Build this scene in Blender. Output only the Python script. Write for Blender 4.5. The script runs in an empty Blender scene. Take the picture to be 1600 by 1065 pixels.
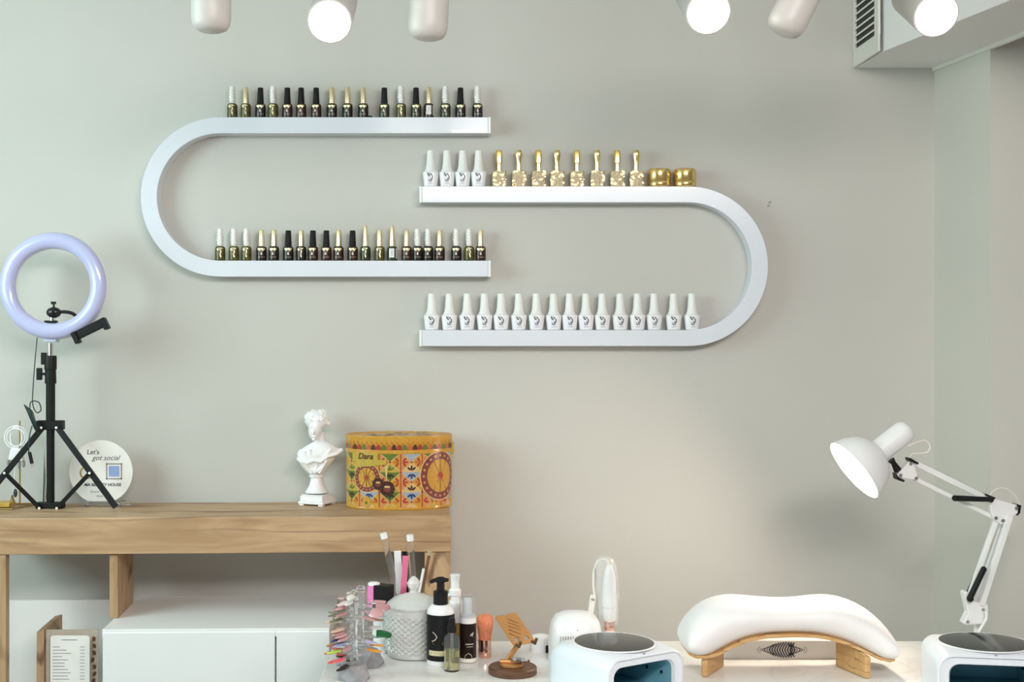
import bpy, bmesh, math, random
from mathutils import Vector, Matrix
PI = math.pi
random.seed(7)
C = bpy.context.scene.collection

# ------------------------------------------------------------------ camera, world, lights, exposure
F, D, EYE, VX, VY = 2016.0, 2.8, 1.35, 711.0, 520.0      # focal length in px, distance to the wall, eye height, principal point
cam = bpy.data.cameras.new('camera'); camo = bpy.data.objects.new('camera', cam); C.objects.link(camo)
camo.location = (0, -D, EYE); camo.rotation_euler = (PI/2, 0, 0)
cam.sensor_width = 36; cam.sensor_fit = 'HORIZONTAL'; cam.lens = 36*F/1600
cam.shift_x = (800-VX)/1600; cam.shift_y = -(532.5-VY)/1600
cam.clip_start = 0.05
bpy.context.scene.camera = camo
w = bpy.data.worlds.new('world'); bpy.context.scene.world = w; w.use_nodes = True
w.node_tree.nodes['Background'].inputs[0].default_value = (1.0, 0.97, 0.92, 1)
w.node_tree.nodes['Background'].inputs[1].default_value = 0.15
vs = bpy.context.scene.view_settings
vs.view_transform = 'Standard'; vs.look = 'None'; vs.gamma = 1; vs.use_curve_mapping = False; vs.exposure = 0.06

def area(name, loc, target, sx, sy, power, color):
    l = bpy.data.lights.new(name, 'AREA'); l.shape = 'RECTANGLE'; l.size = sx; l.size_y = sy; l.energy = power; l.color = color
    o = bpy.data.objects.new(name, l); C.objects.link(o); o.location = loc
    o.rotation_euler = (Vector(target)-Vector(loc)).to_track_quat('-Z', 'Y').to_euler(); return o
area('window_daylight', (-1.78, -1.25, 1.70), (-0.5, -0.9, 1.5), 1.25, 0.8, 25, (0.74, 1.0, 1.0))
area('ceiling_fill_light', (0.45, -2.75, 2.17), (-0.1, -1.0, 0.9), 1.5, 0.5, 60, (1.0, 0.955, 0.925))  # unseen fill added behind the camera, in place of the room's other lamps
def spot(name, loc, target, power, color, deg, blend, rad):
    l = bpy.data.lights.new(name, 'SPOT'); l.energy = power; l.color = color; l.spot_size = math.radians(deg); l.spot_blend = blend; l.shadow_soft_size = rad
    o = bpy.data.objects.new(name, l); C.objects.link(o); o.location = loc
    o.rotation_euler = (Vector(target)-Vector(loc)).to_track_quat('-Z', 'Y').to_euler(); return o

# ------------------------------------------------------------------ pixel <-> place helpers (a point seen at px, py standing d metres off the back wall)
def S(d): return (D-d)/F
def W(px, py, d): s = S(d); return Vector(((px-VX)*s, -d, EYE-(py-VY)*s))

# ------------------------------------------------------------------ materials
M = {}
def mat(name, col, rough=0.5, metal=0.0, var=0.0, scale=40, bump=0.0, trans=0.0, ior=1.45, emis=None, es=0.0, coat=0.0, alpha=1.0, stretch=None, spec=None, sss=0.0):
    m = bpy.data.materials.new(name); m.use_nodes = True; nt = m.node_tree; b = nt.nodes['Principled BSDF']
    b.inputs['Base Color'].default_value = (*col, 1); b.inputs['Roughness'].default_value = rough; b.inputs['Metallic'].default_value = metal
    b.inputs['Transmission Weight'].default_value = trans; b.inputs['IOR'].default_value = ior; b.inputs['Coat Weight'].default_value = coat
    b.inputs['Alpha'].default_value = alpha
    if spec is not None: b.inputs['Specular IOR Level'].default_value = spec
    if emis: b.inputs['Emission Color'].default_value = (*emis, 1); b.inputs['Emission Strength'].default_value = es
    if var or bump:
        tc = nt.nodes.new('ShaderNodeTexCoord'); n = nt.nodes.new('ShaderNodeTexNoise'); n.inputs['Scale'].default_value = scale; n.inputs['Detail'].default_value = 4
        mp = nt.nodes.new('ShaderNodeMapping'); nt.links.new(tc.outputs['Object'], mp.inputs[0]); nt.links.new(mp.outputs[0], n.inputs['Vector'])
        if stretch: mp.inputs['Scale'].default_value = stretch
        if var:
            r = nt.nodes.new('ShaderNodeValToRGB'); r.color_ramp.elements[0].position = .3; r.color_ramp.elements[1].position = .7
            r.color_ramp.elements[0].color = (*[max(0, c*(1-var)) for c in col], 1); r.color_ramp.elements[1].color = (*[min(1, c*(1+var)) for c in col], 1)
            nt.links.new(n.outputs['Fac'], r.inputs[0]); nt.links.new(r.outputs[0], b.inputs['Base Color'])
        if bump:
            bp = nt.nodes.new('ShaderNodeBump'); bp.inputs['Strength'].default_value = bump; bp.inputs['Distance'].default_value = 0.002
            nt.links.new(n.outputs['Fac'], bp.inputs['Height']); nt.links.new(bp.outputs[0], b.inputs['Normal'])
    M[name] = m; return m

def wood(name, dark, light, line, axis_scale):
    m = bpy.data.materials.new(name); m.use_nodes = True; nt = m.node_tree; b = nt.nodes['Principled BSDF']; N = nt.nodes.new; L = nt.links.new
    tc = N('ShaderNodeTexCoord'); mp = N('ShaderNodeMapping'); mp.inputs['Scale'].default_value = axis_scale; L(tc.outputs['Object'], mp.inputs[0])
    n1 = N('ShaderNodeTexNoise'); n1.inputs['Scale'].default_value = 3.2; n1.inputs['Detail'].default_value = 11; n1.inputs['Distortion'].default_value = .9; L(mp.outputs[0], n1.inputs['Vector'])
    r1 = N('ShaderNodeValToRGB'); r1.color_ramp.elements[0].position = .33; r1.color_ramp.elements[1].position = .66
    r1.color_ramp.elements[0].color = (*dark, 1); r1.color_ramp.elements[1].color = (*light, 1); L(n1.outputs['Fac'], r1.inputs[0])
    wv = N('ShaderNodeTexWave'); wv.wave_type = 'BANDS'; wv.bands_direction = 'Z'; wv.inputs['Scale'].default_value = 1.1; wv.inputs['Distortion'].default_value = 7; wv.inputs['Detail'].default_value = 4; wv.inputs['Detail Scale'].default_value = 1.1
    L(mp.outputs[0], wv.inputs['Vector'])
    r2 = N('ShaderNodeValToRGB'); r2.color_ramp.elements[0].position = .0; r2.color_ramp.elements[0].color = (1, 1, 1, 1); r2.color_ramp.elements[1].position = .10; r2.color_ramp.elements[1].color = (0, 0, 0, 1); L(wv.outputs['Fac'], r2.inputs[0])
    n3 = N('ShaderNodeTexNoise'); n3.inputs['Scale'].default_value = 1.6; L(mp.outputs[0], n3.inputs['Vector'])
    r3 = N('ShaderNodeValToRGB'); r3.color_ramp.elements[0].position = .42; r3.color_ramp.elements[1].position = .62; L(n3.outputs['Fac'], r3.inputs[0])
    mu = N('ShaderNodeMath'); mu.operation = 'MULTIPLY'; L(r2.outputs[0], mu.inputs[0]); L(r3.outputs[0], mu.inputs[1])
    mx = N('ShaderNodeMixRGB'); mx.inputs[2].default_value = (*line, 1); L(mu.outputs[0], mx.inputs[0]); L(r1.outputs[0], mx.inputs[1])
    L(mx.outputs[0], b.inputs['Base Color']); b.inputs['Roughness'].default_value = .5
    bp = N('ShaderNodeBump'); bp.inputs['Strength'].default_value = .12; bp.inputs['Distance'].default_value = .001; L(n1.outputs['Fac'], bp.inputs['Height']); L(bp.outputs[0], b.inputs['Normal'])
    M[name] = m; return m

mat('wall', (.565, .556, .518), .75, var=.03, scale=2.2, bump=.05)
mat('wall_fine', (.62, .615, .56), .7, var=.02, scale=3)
mat('ceiling', (.72, .71, .68), .8, var=.02)
mat('floor', (.36, .30, .25), .5, var=.15, scale=6)
mat('bulk_white', (.80, .81, .80), .6, var=.015, scale=5)
mat('shelf_white', (.74, .77, .84), .22, var=.012, scale=8, coat=.2)
mat('white_satin', (.86, .87, .87), .35, var=.01, scale=10)
mat('white_plastic', (.87, .87, .88), .28, var=.01, scale=25)
mat('white_plastic_blue', (.80, .84, .90), .28, var=.01, scale=25)
mat('cream_plastic', (.86, .83, .76), .4, var=.02)
mat('cabinet_front', (.84, .88, .88), .35, var=.012, scale=8)
mat('plaster', (.90, .90, .91), .42, var=.02, scale=60)
mat('lilac', (.51, .53, .79), .22, var=.02, scale=12, coat=.4)
mat('lilac_back', (.50, .54, .70), .4, var=.02)
mat('black', (.008, .0085, .009), .48, var=.2, scale=60, spec=.3)
mat('black_gloss', (.01, .011, .012), .12, var=.1)
mat('black_rubber', (.014, .014, .015), .55, var=.2)
mat('chrome', (.8, .8, .8), .15, 1, var=.03)
mat('steel', (.66, .65, .62), .3, 1, var=.05)
mat('gold', (.80, .58, .22), .20, .82, var=.12, scale=90)
mat('gold_cap', (.84, .72, .47), .30, .85, var=.06, scale=50)
mat('gold_label', (.88, .74, .46), .35, .55, var=.3, scale=420)
mat('gold_tray', (.72, .47, .10), .35, .5, var=.08)
mat('gold_wire', (.48, .34, .12), .35, .8, var=.08)
mat('copper', (.62, .32, .12), .38, .6, var=.05, scale=30)
mat('rose_gold', (.86, .50, .40), .16, 1, var=.05)
mat('olive', (.085, .075, .018), .28, var=.5, scale=120, coat=.1)
mat('green_dark', (.030, .040, .016), .28, var=.5, scale=120, coat=.1)
mat('ink_black', (.012, .010, .008), .28, var=.5, scale=120, coat=.1)
mat('ink_brown', (.035, .014, .008), .28, var=.5, scale=120, coat=.1)
mat('foil_white', (.78, .77, .74), .35, .15, var=.25, scale=300, bump=.6)
mat('cap_black', (.008, .008, .009), .6, var=.15, spec=.3)
mat('label_silver', (.72, .73, .74), .4, .2, var=.15, scale=300)
mat('pale_print', (.72, .62, .50), .5, var=.3, scale=500)
mat('bottle_white', (.85, .855, .88), .28, var=.012, scale=50, coat=.2)
mat('cap_white', (.83, .84, .82), .38, var=.012, scale=50)
mat('print_dark', (.07, .08, .11), .5, var=.2)
mat('print_grey', (.32, .31, .30), .6, var=.2)
mat('foil_gold', (.80, .62, .36), .22, .9, var=.45, scale=260, bump=.9)
mat('foil_champagne', (.50, .41, .26), .30, .25, var=.3, scale=260, bump=.9)
mat('clear', (.96, .97, .97), .04, trans=1.0, ior=1.45, var=.01)
mat('clear_thin', (.95, .96, .97), .08, trans=.95, ior=1.12, var=.01)
mat('acrylic', (.92, .94, .95), .08, trans=.9, ior=1.2, var=.01)
mat('jar_glass', (.97, .985, .96), .04, trans=.46, ior=1.5, var=.02, spec=.8)
mat('jar_fill', (.90, .90, .80), .6, var=.2, scale=90, bump=.5)
mat('liquid', (.80, .76, .42), .05, trans=.85, ior=1.35, var=.02)
mat('amber', (.50, .30, .08), .15, trans=.3, var=.05)
mat('brown_bottle', (.018, .009, .007), .25, var=.2, spec=.35)
mat('concrete', (.33, .33, .35), .75, var=.10, scale=120)
mat('coral', (.90, .30, .16), .85, var=.10, scale=220, bump=.8)
mat('pink', (.82, .18, .34), .45, var=.05)
mat('pink_box', (.85, .22, .52), .5, var=.04)
mat('teal', (.20, .48, .58), .25, var=.15, scale=18)
mat('teal_dark', (.09, .27, .36), .3, var=.15, scale=18)
mat('cushion', (.88, .86, .86), .55, var=.015, scale=20, bump=.05)
mat('paper', (.82, .80, .76), .7, var=.02)
mat('paper_brown', (.48, .40, .33), .7, var=.10, scale=20)
mat('sign_white', (.88, .86, .82), .35, var=.01)
mat('blue_print', (.30, .42, .74), .5, var=.06)
mat('spot_shaded_white', (.60, .565, .54), .4, var=.02)  # white heads greyed: shade on their room side is put into the colour
mat('film', (.93, .94, .95), .15, alpha=.15, var=.02, spec=.9)
mat('foil_flake', (.66, .52, .28), .35, .55, var=.35, scale=400)
mat('bulb_glow', (1, .9, .75), .5, emis=(1, .85, .67), es=215)
mat('spot_glow', (1, .9, .75), .5, emis=(1, .86, .66), es=18)
mat('vent_dark', (.05, .05, .045), .8, var=.1)
mat('vent_white', (.74, .74, .68), .5, var=.02)
mat('walnut', (.12, .055, .028), .45, var=.35, scale=30, stretch=(2, 2, 14))
mat('brush_wood', (.20, .10, .05), .35, var=.2)
mat('green_cable', (.012, .035, .03), .4, var=.2)
wood('oak', (.40, .245, .130), (.57, .385, .225), (.20, .11, .055), (1.6, 11, 11))
wood('oak_vertical', (.38, .235, .125), (.55, .37, .215), (.20, .11, .055), (11, 11, 1.6))
wood('ply', (.56, .32, .12), (.68, .43, .19), (.36, .2, .08), (3, 20, 20))
# tin prints
for n, c in dict(t_yellow=(.58, .30, .040), t_cream=(.66, .44, .19), t_orange=(.52, .14, .035), t_red=(.40, .045, .03), t_blue=(.02, .05, .18), t_pale=(.33, .38, .43),
                 t_green=(.12, .18, .03), t_dark=(.05, .025, .02), t_brown=(.09, .035, .025), t_maroon=(.20, .05, .045), t_lime=(.50, .36, .06), t_peach=(.60, .27, .10)).items():
    mat(n, c, .3, var=.10, scale=160, coat=.2)
# marble table
def marble():
    m = mat('marble', (.80, .79, .77), .16); nt = m.node_tree; b = nt.nodes['Principled BSDF']; N = nt.nodes.new; L = nt.links.new
    tc = N('ShaderNodeTexCoord'); n = N('ShaderNodeTexNoise'); n.inputs['Scale'].default_value = 5; n.inputs['Detail'].default_value = 8; n.inputs['Distortion'].default_value = 1.6; L(tc.outputs['Object'], n.inputs['Vector'])
    r = N('ShaderNodeValToRGB'); e = r.color_ramp.elements; e[0].position = .46; e[0].color = (.87, .86, .84, 1); e[1].position = .54; e[1].color = (.87, .86, .84, 1)
    k = e.new(.5); k.color = (.80, .79, .78, 1); L(n.outputs['Fac'], r.inputs[0]); L(r.outputs[0], b.inputs['Base Color'])
marble()

# ------------------------------------------------------------------ mesh builder
class MB:
    def __init__(s): s.v = []; s.f = []; s.m = []; s.mi = 0
    def add(s, vs, fs):
        o = len(s.v); s.v += [tuple(v) for v in vs]; s.f += [tuple(i+o for i in f) for f in fs]; s.m += [s.mi]*len(fs); return s
    def mat(s, i): s.mi = i; return s
    def box(s, x0, x1, y0, y1, z0, z1, T=None):
        v = [Vector((x, y, z)) for z in (z0, z1) for y in (y0, y1) for x in (x0, x1)]
        if T: v = [T @ p for p in v]
        return s.add(v, [(0, 2, 3, 1), (4, 5, 7, 6), (0, 1, 5, 4), (2, 6, 7, 3), (0, 4, 6, 2), (1, 3, 7, 5)])
    def lathe(s, prof, n=24, T=None, sx=1.0, sy=1.0, close=True):
        v = []; fs = []
        for r, z in prof:
            for k in range(n):
                a = 2*PI*k/n; v.append(Vector((r*math.cos(a)*sx, r*math.sin(a)*sy, z)))
        for i in range(len(prof)-1):
            for k in range(n):
                k2 = (k+1) % n; fs.append((i*n+k, i*n+k2, (i+1)*n+k2, (i+1)*n+k))
        if close:
            if prof[0][0] > 1e-6: fs.append(tuple(reversed(range(n))))
            if prof[-1][0] > 1e-6: fs.append(tuple((len(prof)-1)*n+k for k in range(n)))
        if T: v = [T @ p for p in v]
        return s.add(v, fs)
    def tube(s, pts, r, n=8, cap=True):
        pts = [Vector(p) for p in pts]; R = r if isinstance(r, (list, tuple)) else [r]*len(pts)
        t0 = (pts[1]-pts[0]).normalized(); u = t0.orthogonal().normalized(); v = []; fs = []
        for i, p in enumerate(pts):
            t = (pts[min(i+1, len(pts)-1)]-pts[max(i-1, 0)]).normalized()
            u = (u-t*u.dot(t)); u = u.normalized() if u.length > 1e-6 else t.orthogonal().normalized()
            b = t.cross(u)
            for k in range(n):
                a = 2*PI*k/n; v.append(p+(u*math.cos(a)+b*math.sin(a))*R[i])
        for i in range(len(pts)-1):
            for k in range(n):
                k2 = (k+1) % n; fs.append((i*n+k, i*n+k2, (i+1)*n+k2, (i+1)*n+k))
        if cap: fs += [tuple(reversed(range(n))), tuple((len(pts)-1)*n+k for k in range(n))]
        return s.add(v, fs)
    def bar(s, a, b, w, h, up=(0, -1, 0)):
        """rectangular bar from a to b, h thick along up, w wide across"""
        a = Vector(a); b = Vector(b); t = (b-a).normalized(); n = Vector(up); n = (n-t*n.dot(t)).normalized(); c = t.cross(n)
        v = [p+c*(w/2*i)+n*(h/2*j) for p in (a, b) for j in (-1, 1) for i in (-1, 1)]
        return s.add(v, [(0, 1, 3, 2), (4, 6, 7, 5), (0, 4, 5, 1), (2, 3, 7, 6), (0, 2, 6, 4), (1, 5, 7, 3)])
    def prism(s, poly, y0, y1, T=None):
        """polygon in x,z, extruded in y"""
        n = len(poly); v = [Vector((x, y0, z)) for x, z in poly]+[Vector((x, y1, z)) for x, z in poly]
        fs = [tuple(range(n)), tuple(reversed(range(n, 2*n)))]+[(i, i+n, (i+1) % n+n, (i+1) % n) for i in range(n)]
        if T: v = [T @ p for p in v]
        return s.add(v, fs)
    def ell(s, c, r, n=16, m=10, T=None):
        c = Vector(c); pr = []
        v = []; fs = []
        for i in range(m+1):
            ph = -PI/2+PI*i/m
            for k in range(n):
                a = 2*PI*k/n; p = Vector((r[0]*math.cos(ph)*math.cos(a), r[1]*math.cos(ph)*math.sin(a), r[2]*math.sin(ph)))
                if T: p = T @ p
                v.append(c+p)
        for i in range(m):
            for k in range(n):
                k2 = (k+1) % n; fs.append((i*n+k, i*n+k2, (i+1)*n+k2, (i+1)*n+k))
        return s.add(v, fs)
    def rbox(s, cx, cy, z0, z1, w, d, r, n=5, T=None, taper=1.0):
        """box with rounded vertical edges"""
        pl = rrect(w, d, r, n); N = len(pl)
        v = [Vector((cx+x, cy+y, z0)) for x, y in pl]+[Vector((cx+x*taper, cy+y*taper, z1)) for x, y in pl]
        if T: v = [T @ p for p in v]
        return s.add(v, [tuple(reversed(range(N))), tuple(range(N, 2*N))]+[(i, (i+1) % N, (i+1) % N+N, i+N) for i in range(N)])
    def flat(s, pts, fs=None):
        return s.add(pts, fs or [tuple(range(len(pts)))])

def rrect(w, h, r, n=5):
    o = []
    for cx, cy, a0 in ((w/2-r, h/2-r, 0), (-w/2+r, h/2-r, PI/2), (-w/2+r, -h/2+r, PI), (w/2-r, -h/2+r, 1.5*PI)):
        for k in range(n+1): a = a0+PI/2*k/n; o.append((cx+r*math.cos(a), cy+r*math.sin(a)))
    return o

def mesh(name, mb, mats, smooth=35):
    me = bpy.data.meshes.new(name); me.from_pydata(mb.v, [], mb.f)
    if not isinstance(mats, (list, tuple)): mats = [mats]
    for m in mats: me.materials.append(M[m])
    me.polygons.foreach_set('material_index', mb.m)
    bm = bmesh.new(); bm.from_mesh(me); bmesh.ops.remove_doubles(bm, verts=bm.verts, dist=1e-6); bmesh.ops.recalc_face_normals(bm, faces=bm.faces); bm.to_mesh(me); bm.free()
    if smooth:
        me.polygons.foreach_set('use_smooth', [True]*len(me.polygons)); me.set_sharp_from_angle(angle=math.radians(smooth))
    me.update(); return me
def obj(name, me, mats=None, parent=None, bevel=0, smooth=35, loc=None, rot=None):
    if isinstance(me, MB): me = mesh(name, me, mats, smooth)
    o = bpy.data.objects.new(name, me); C.objects.link(o)
    if parent: o.parent = parent
    if loc is not None: o.location = loc
    if rot is not None: o.rotation_euler = rot
    if bevel:
        b = o.modifiers.new('bevel', 'BEVEL'); b.width = bevel; b.segments = 2; b.limit_method = 'ANGLE'; b.angle_limit = math.radians(40)
    return o
def thing(name, label, cat, loc=(0, 0, 0), rotz=0, group=None):
    o = bpy.data.objects.new(name, None); C.objects.link(o); o.location = loc; o.rotation_euler = (0, 0, rotz); o.empty_display_size = .02
    return tag(o, label, cat, group)
def tag(o, label, cat, group=None):
    o['label'] = label; o['category'] = cat
    if group: o['group'] = group
    return o
def struct(name, mb, m, label=None, parent=None, bevel=0, smooth=0):
    o = obj(name, mb, m, parent, bevel, smooth)
    if not parent: o['kind'] = 'structure'
    if label: o['label'] = label
    return o
CACHE = {}
def cached(key, fn):
    if key not in CACHE: CACHE[key] = fn()
    return CACHE[key]
def text_mesh(txt, size, m, shear=0.0, bold=0.0, extrude=0.0):
    cu = bpy.data.curves.new('lettering', 'FONT'); cu.body = txt; cu.size = size; cu.align_x = 'CENTER'; cu.align_y = 'CENTER'; cu.shear = shear; cu.offset = bold; cu.extrude = extrude; cu.resolution_u = 3
    o = bpy.data.objects.new('lettering', cu); C.objects.link(o); dg = bpy.context.evaluated_depsgraph_get(); dg.update()
    me = bpy.data.meshes.new_from_object(o.evaluated_get(dg)); bpy.data.objects.remove(o); bpy.data.curves.remove(cu)
    me.materials.clear(); me.materials.append(M[m]); return me
def smoothpath(pts, n=6):
    P = [Vector(p) for p in pts]; out = []
    for i in range(len(P)-1):
        p0 = P[max(i-1, 0)]; p1 = P[i]; p2 = P[i+1]; p3 = P[min(i+2, len(P)-1)]
        for k in range(n):
            t = k/n; out.append(.5*((2*p1)+(p2-p0)*t+(2*p0-5*p1+4*p2-p3)*t*t+(3*p1-p0-3*p2+p3)*t**3))
    out.append(P[-1]); return out
def boolcut(o, cutter):
    md = o.modifiers.new('cut', 'BOOLEAN'); md.object = cutter; md.operation = 'DIFFERENCE'; md.solver = 'EXACT'
    dg = bpy.context.evaluated_depsgraph_get(); dg.update(); me = bpy.data.meshes.new_from_object(o.evaluated_get(dg))
    o.modifiers.remove(md); o.data = me; bpy.data.objects.remove(cutter)
def align(p, q):
    """matrix that puts local z along p->q with origin p"""
    t = (Vector(q)-Vector(p)).normalized(); return Matrix.Translation(Vector(p)) @ t.to_track_quat('Z', 'Y').to_matrix().to_4x4()

# ------------------------------------------------------------------ the setting
CEIL = 2.22
struct('wall_back', MB().box(-1.85, 1.06, 0, .12, 0, CEIL), 'wall', 'plain greige painted back wall')
struct('floor', MB().box(-1.85, 2.0, -3.6, .12, -.05, 0), 'floor', 'floor of the studio')
struct('ceiling', MB().box(-1.85, 2.0, -3.6, .12, CEIL, CEIL+.05), 'ceiling', 'pale ceiling above the track lights')
# right-hand pier: a lighter side face, then a face turned to the room
wr = MB(); xa, xb, dp = (1460-VX)/720, 1.070, .22
wr.add([(xa, 0, 0), (xb, -dp, 0), (2.0, -dp, 0), (2.0, .12, 0), (xa, .12, 0), (xa, 0, CEIL), (xb, -dp, CEIL), (2.0, -dp, CEIL), (2.0, .12, CEIL), (xa, .12, CEIL)],
       [(0, 1, 6, 5), (1, 2, 7, 6), (2, 3, 8, 7), (3, 4, 9, 8), (4, 0, 5, 9), (4, 3, 2, 1, 0), (5, 6, 7, 8, 9)])
struct('wall_right', wr, 'wall_fine', 'pale pier standing out of the right wall')
# left wall with a window out of view
wl = MB(); wl.box(-1.85, -1.80, -3.6, 0, 0, 1.25); wl.box(-1.85, -1.80, -3.6, 0, 2.1, CEIL); wl.box(-1.85, -1.80, -3.6, -1.9, 1.25, 2.1); wl.box(-1.85, -1.80, -.6, 0, 1.25, 2.1)
struct('wall_left', wl, 'wall', 'left wall with the window')
wn = MB()
for a in ((-1.9, -1.86), (-1.27, -1.23), (-.64, -.6)): wn.box(-1.84, -1.80, a[0], a[1], 1.25, 2.1)
for a in ((1.25, 1.29), (2.06, 2.1)): wn.box(-1.84, -1.80, -1.9, -.6, *a)
struct('window_1', wn, 'white_satin', 'white window frame in the left wall')
# bulkhead over the right corner
zb = EYE+(VY-106)/720
def onb(px, py): s = (zb-EYE)/(VY-py); return Vector(((px-VX)*s, s*F-D, zb))
A, B, Cc, E, Ff = onb(1337, 106), onb(1381, 80), onb(1579, 0), onb(1459, 106), onb(1600, 50)
dirC = (Cc-B); Cx = B+dirC*2.6; dirF = (Ff-E); Fx = E+dirF*3.6
poly = [A, B, Cx, Fx, E]
v = [Vector((p.x, p.y, zb)) for p in poly]+[Vector((p.x, p.y, CEIL)) for p in poly]
struct('trim_1', MB().add(v, [(4, 3, 2, 1, 0), (5, 6, 7, 8, 9)]+[(i, (i+1) % 5, (i+1) % 5+5, i+5) for i in range(5)]), 'bulk_white', 'white boxed-in duct under the ceiling at top right')
nrm = Vector((-dirF.y, dirF.x, 0)).normalized()
struct('trim_2', MB().bar(E+Vector((0, 0, -.004))+nrm*.0, Fx+Vector((0, 0, -.004)), .008, .008, (0, 0, 1)), 'vent_white', 'thin pale bead along the lower edge of the duct')
# air vent on the duct's left face
t = thing('air_vent', 'white louvred air vent on the end of the ceiling duct', 'vent', (A.x-.001, 0, zb))
Lv = abs(B.y)
fr = MB(); fr.box(-.005, 0, -Lv, 0, 0, .036); fr.box(-.005, 0, -.013, 0, .036, .27); fr.box(-.005, 0, -Lv, -Lv+.024, .036, .27); fr.box(-.005, 0, -Lv, 0, .27, .29)
obj('frame', fr, 'vent_white', t, .001)
obj('backing', MB().box(-.0008, 0, -Lv+.024, -.013, .036, .27), 'vent_dark', t)
sl = mesh('slat', MB().box(-.0024, .0024, -Lv+.023, -.012, -.0017, .0017, Matrix.Rotation(math.radians(-25), 4, 'Y')), 'vent_white')
for k in range(14): obj('slat', sl, None, t, loc=(-.0032, 0, .050+k*.0155))
# wall marks
for px, py in ((1203, 316), (1201, 321.5)):
    p = W(px, py, 0); o = obj('screw_hole', MB().lathe([(0, 0), (.0022, 0), (.0016, .0006), (0, .0006)], 10, Matrix.Rotation(PI/2, 4, 'X'), 1.6, 1), 'print_grey', None, loc=(p.x, -.0003, p.z)); o.parent = bpy.data.objects['wall_back']

# ------------------------------------------------------------------ track lights
DT = .75
tk = thing('light_track', 'white ceiling track carrying the six spotlights', 'light track', (0, -DT, CEIL-.03))
obj('rail', MB().box(-.85, 1.2, -.018, .018, 0, .03), 'white_satin', tk, .002)
for x in (-.85, 1.2): obj('end_cap', MB().box(x-.006, x+.006, -.019, .019, -.001, .03), 'white_satin', tk, .002)
def spotlight(px, py, lit, tilt, yaw, label, r=.0315, L=.125):
    p = W(px, py, DT)                       # front end (bottom) of the head
    t = thing('track_spotlight', label, 'spotlight', (p.x, -DT, p.z), 0, 'spotlights on the ceiling track')
    # local: head axis from mouth upwards
    R = Matrix.Rotation(yaw, 4, 'Y') @ Matrix.Rotation(tilt, 4, 'X')
    h = MB()
    if lit: h.lathe([(r*.90, .006), (r*.93, 0), (r, .001), (r, L-.004), (r*.94, L), (0, L)], 32, R)
    else: h.lathe([(0, .000), (r*.55, .0005), (r*.80, .004), (r*.94, .011), (r, .022), (r, L), (r*.9, L+.004), (0, L+.004)], 32, R)
    obj('head', h, 'spot_shaded_white', t)
    if lit:
        obj('lamp_disc', MB().lathe([(0, .002), (r*.905, .002), (r*.9, .010), (0, .010)], 32, R), 'spot_glow', t)
    piv = R @ Vector((0, 0, L*.7)); top = Vector((piv.x, 0, CEIL-.03-p.z))
    obj('stem', MB().tube([top, Vector((piv.x, piv.y*.5, piv.z+.06)), piv], .008, 10), 'white_satin', t)
    obj('adapter', MB().box(piv.x-.03, piv.x+.03, -.014, .014, top.z-.024, top.z), 'white_satin', t, .002)
    return t
UN = 'white cylindrical track spotlight '
spotlight(330, 50, False, .0, .0, UN+'hanging unlit, furthest left along the ceiling')
spotlight(515, 34, True, -1.05, .0, UN+'shining, left of the other two glaring ones', .036)
spotlight(668, 62, False, .0, .04, UN+'hanging unlit, middle of the three dark ones')
spotlight(1107, 20, True, -1.05, .0, UN+'shining, middle one of the three glaring', .036)
spotlight(1221, 52, False, .0, .46, UN+'unlit and tilted, near the air vent')
spotlight(1463, 24, True, -1.05, .0, UN+'shining, in front of the white duct', .036)

# ------------------------------------------------------------------ U-shaped wall shelves
SD = .042                                  # shelf depth
def ushelf(name, label, xe, xc, yt0, yb0, side):
    """xe open end px, xc arc centre px, yt0/yb0 outer top/bottom px, side -1 arc at the left"""
    s = S(SD); cz = EYE-((yt0+yb0)/2-VY)*s; cx = (xc-VX)*s; ro = (yb0-yt0)/2*s; th = 25.0*s; ri = ro-th; ex = (xe-VX)*s; capw = .006
    t = thing(name, label, 'wall shelf', (cx, 0, cz-ro))
    ex0 = ex-cx+capw*side if True else 0
    outer = [(ex-cx+side*capw, ro)]; inner = [(ex-cx+side*capw, ri)]
    n = 40
    for k in range(n+1):
        a = PI/2+PI*k/n if side < 0 else PI/2-PI*k/n
        outer.append((ro*math.cos(a), ro*math.sin(a))); inner.append((ri*math.cos(a), ri*math.sin(a)))
    outer.append((ex-cx+side*capw, -ro)); inner.append((ex-cx+side*capw, -ri))
    N = len(outer); v = []; fs = []
    for y in (-SD, 0):
        for p in outer: v.append((p[0], y, p[1]+ro))
        for p in inner: v.append((p[0], y, p[1]+ro))
    for i in range(N-1):
        fs += [(i, i+1, N+i+1, N+i), (2*N+i, 3*N+i, 3*N+i+1, 2*N+i+1), (i, 2*N+i, 2*N+i+1, i+1), (N+i, N+i+1, 3*N+i+1, 3*N+i)]
    fs += [(0, N, 3*N, 2*N), (N-1, 3*N-1, 4*N-1, 2*N-1)]
    obj('shelf_band', MB().add(v, fs), 'shelf_white', t, .0008, 30)
    for z0, z1 in ((2*ro-th, 2*ro), (0, th)):
        x0, x1 = sorted((ex-cx, ex-cx+side*capw)); obj('end_cap', MB().box(x0+.0003, x1-.0003, -SD-.0004, 0, z0-.0003, z1+.0003), 'white_satin', t, .0006)
    return t
ushelf('wall_shelf', 'white U-shaped wall shelf curving round at the left', 767, 344.5, 183, 432, -1)
ushelf('wall_shelf', 'white U-shaped wall shelf curving round at the right', 655, 1075.5, 291, 540.5, 1)
zt = {1: EYE-(183-VY)*S(SD), 3: EYE-(432-25-VY)*S(SD), 2: EYE-(291-VY)*S(SD), 4: EYE-(540.5-25-VY)*S(SD)}
BD = .026; bs = S(BD)

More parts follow.
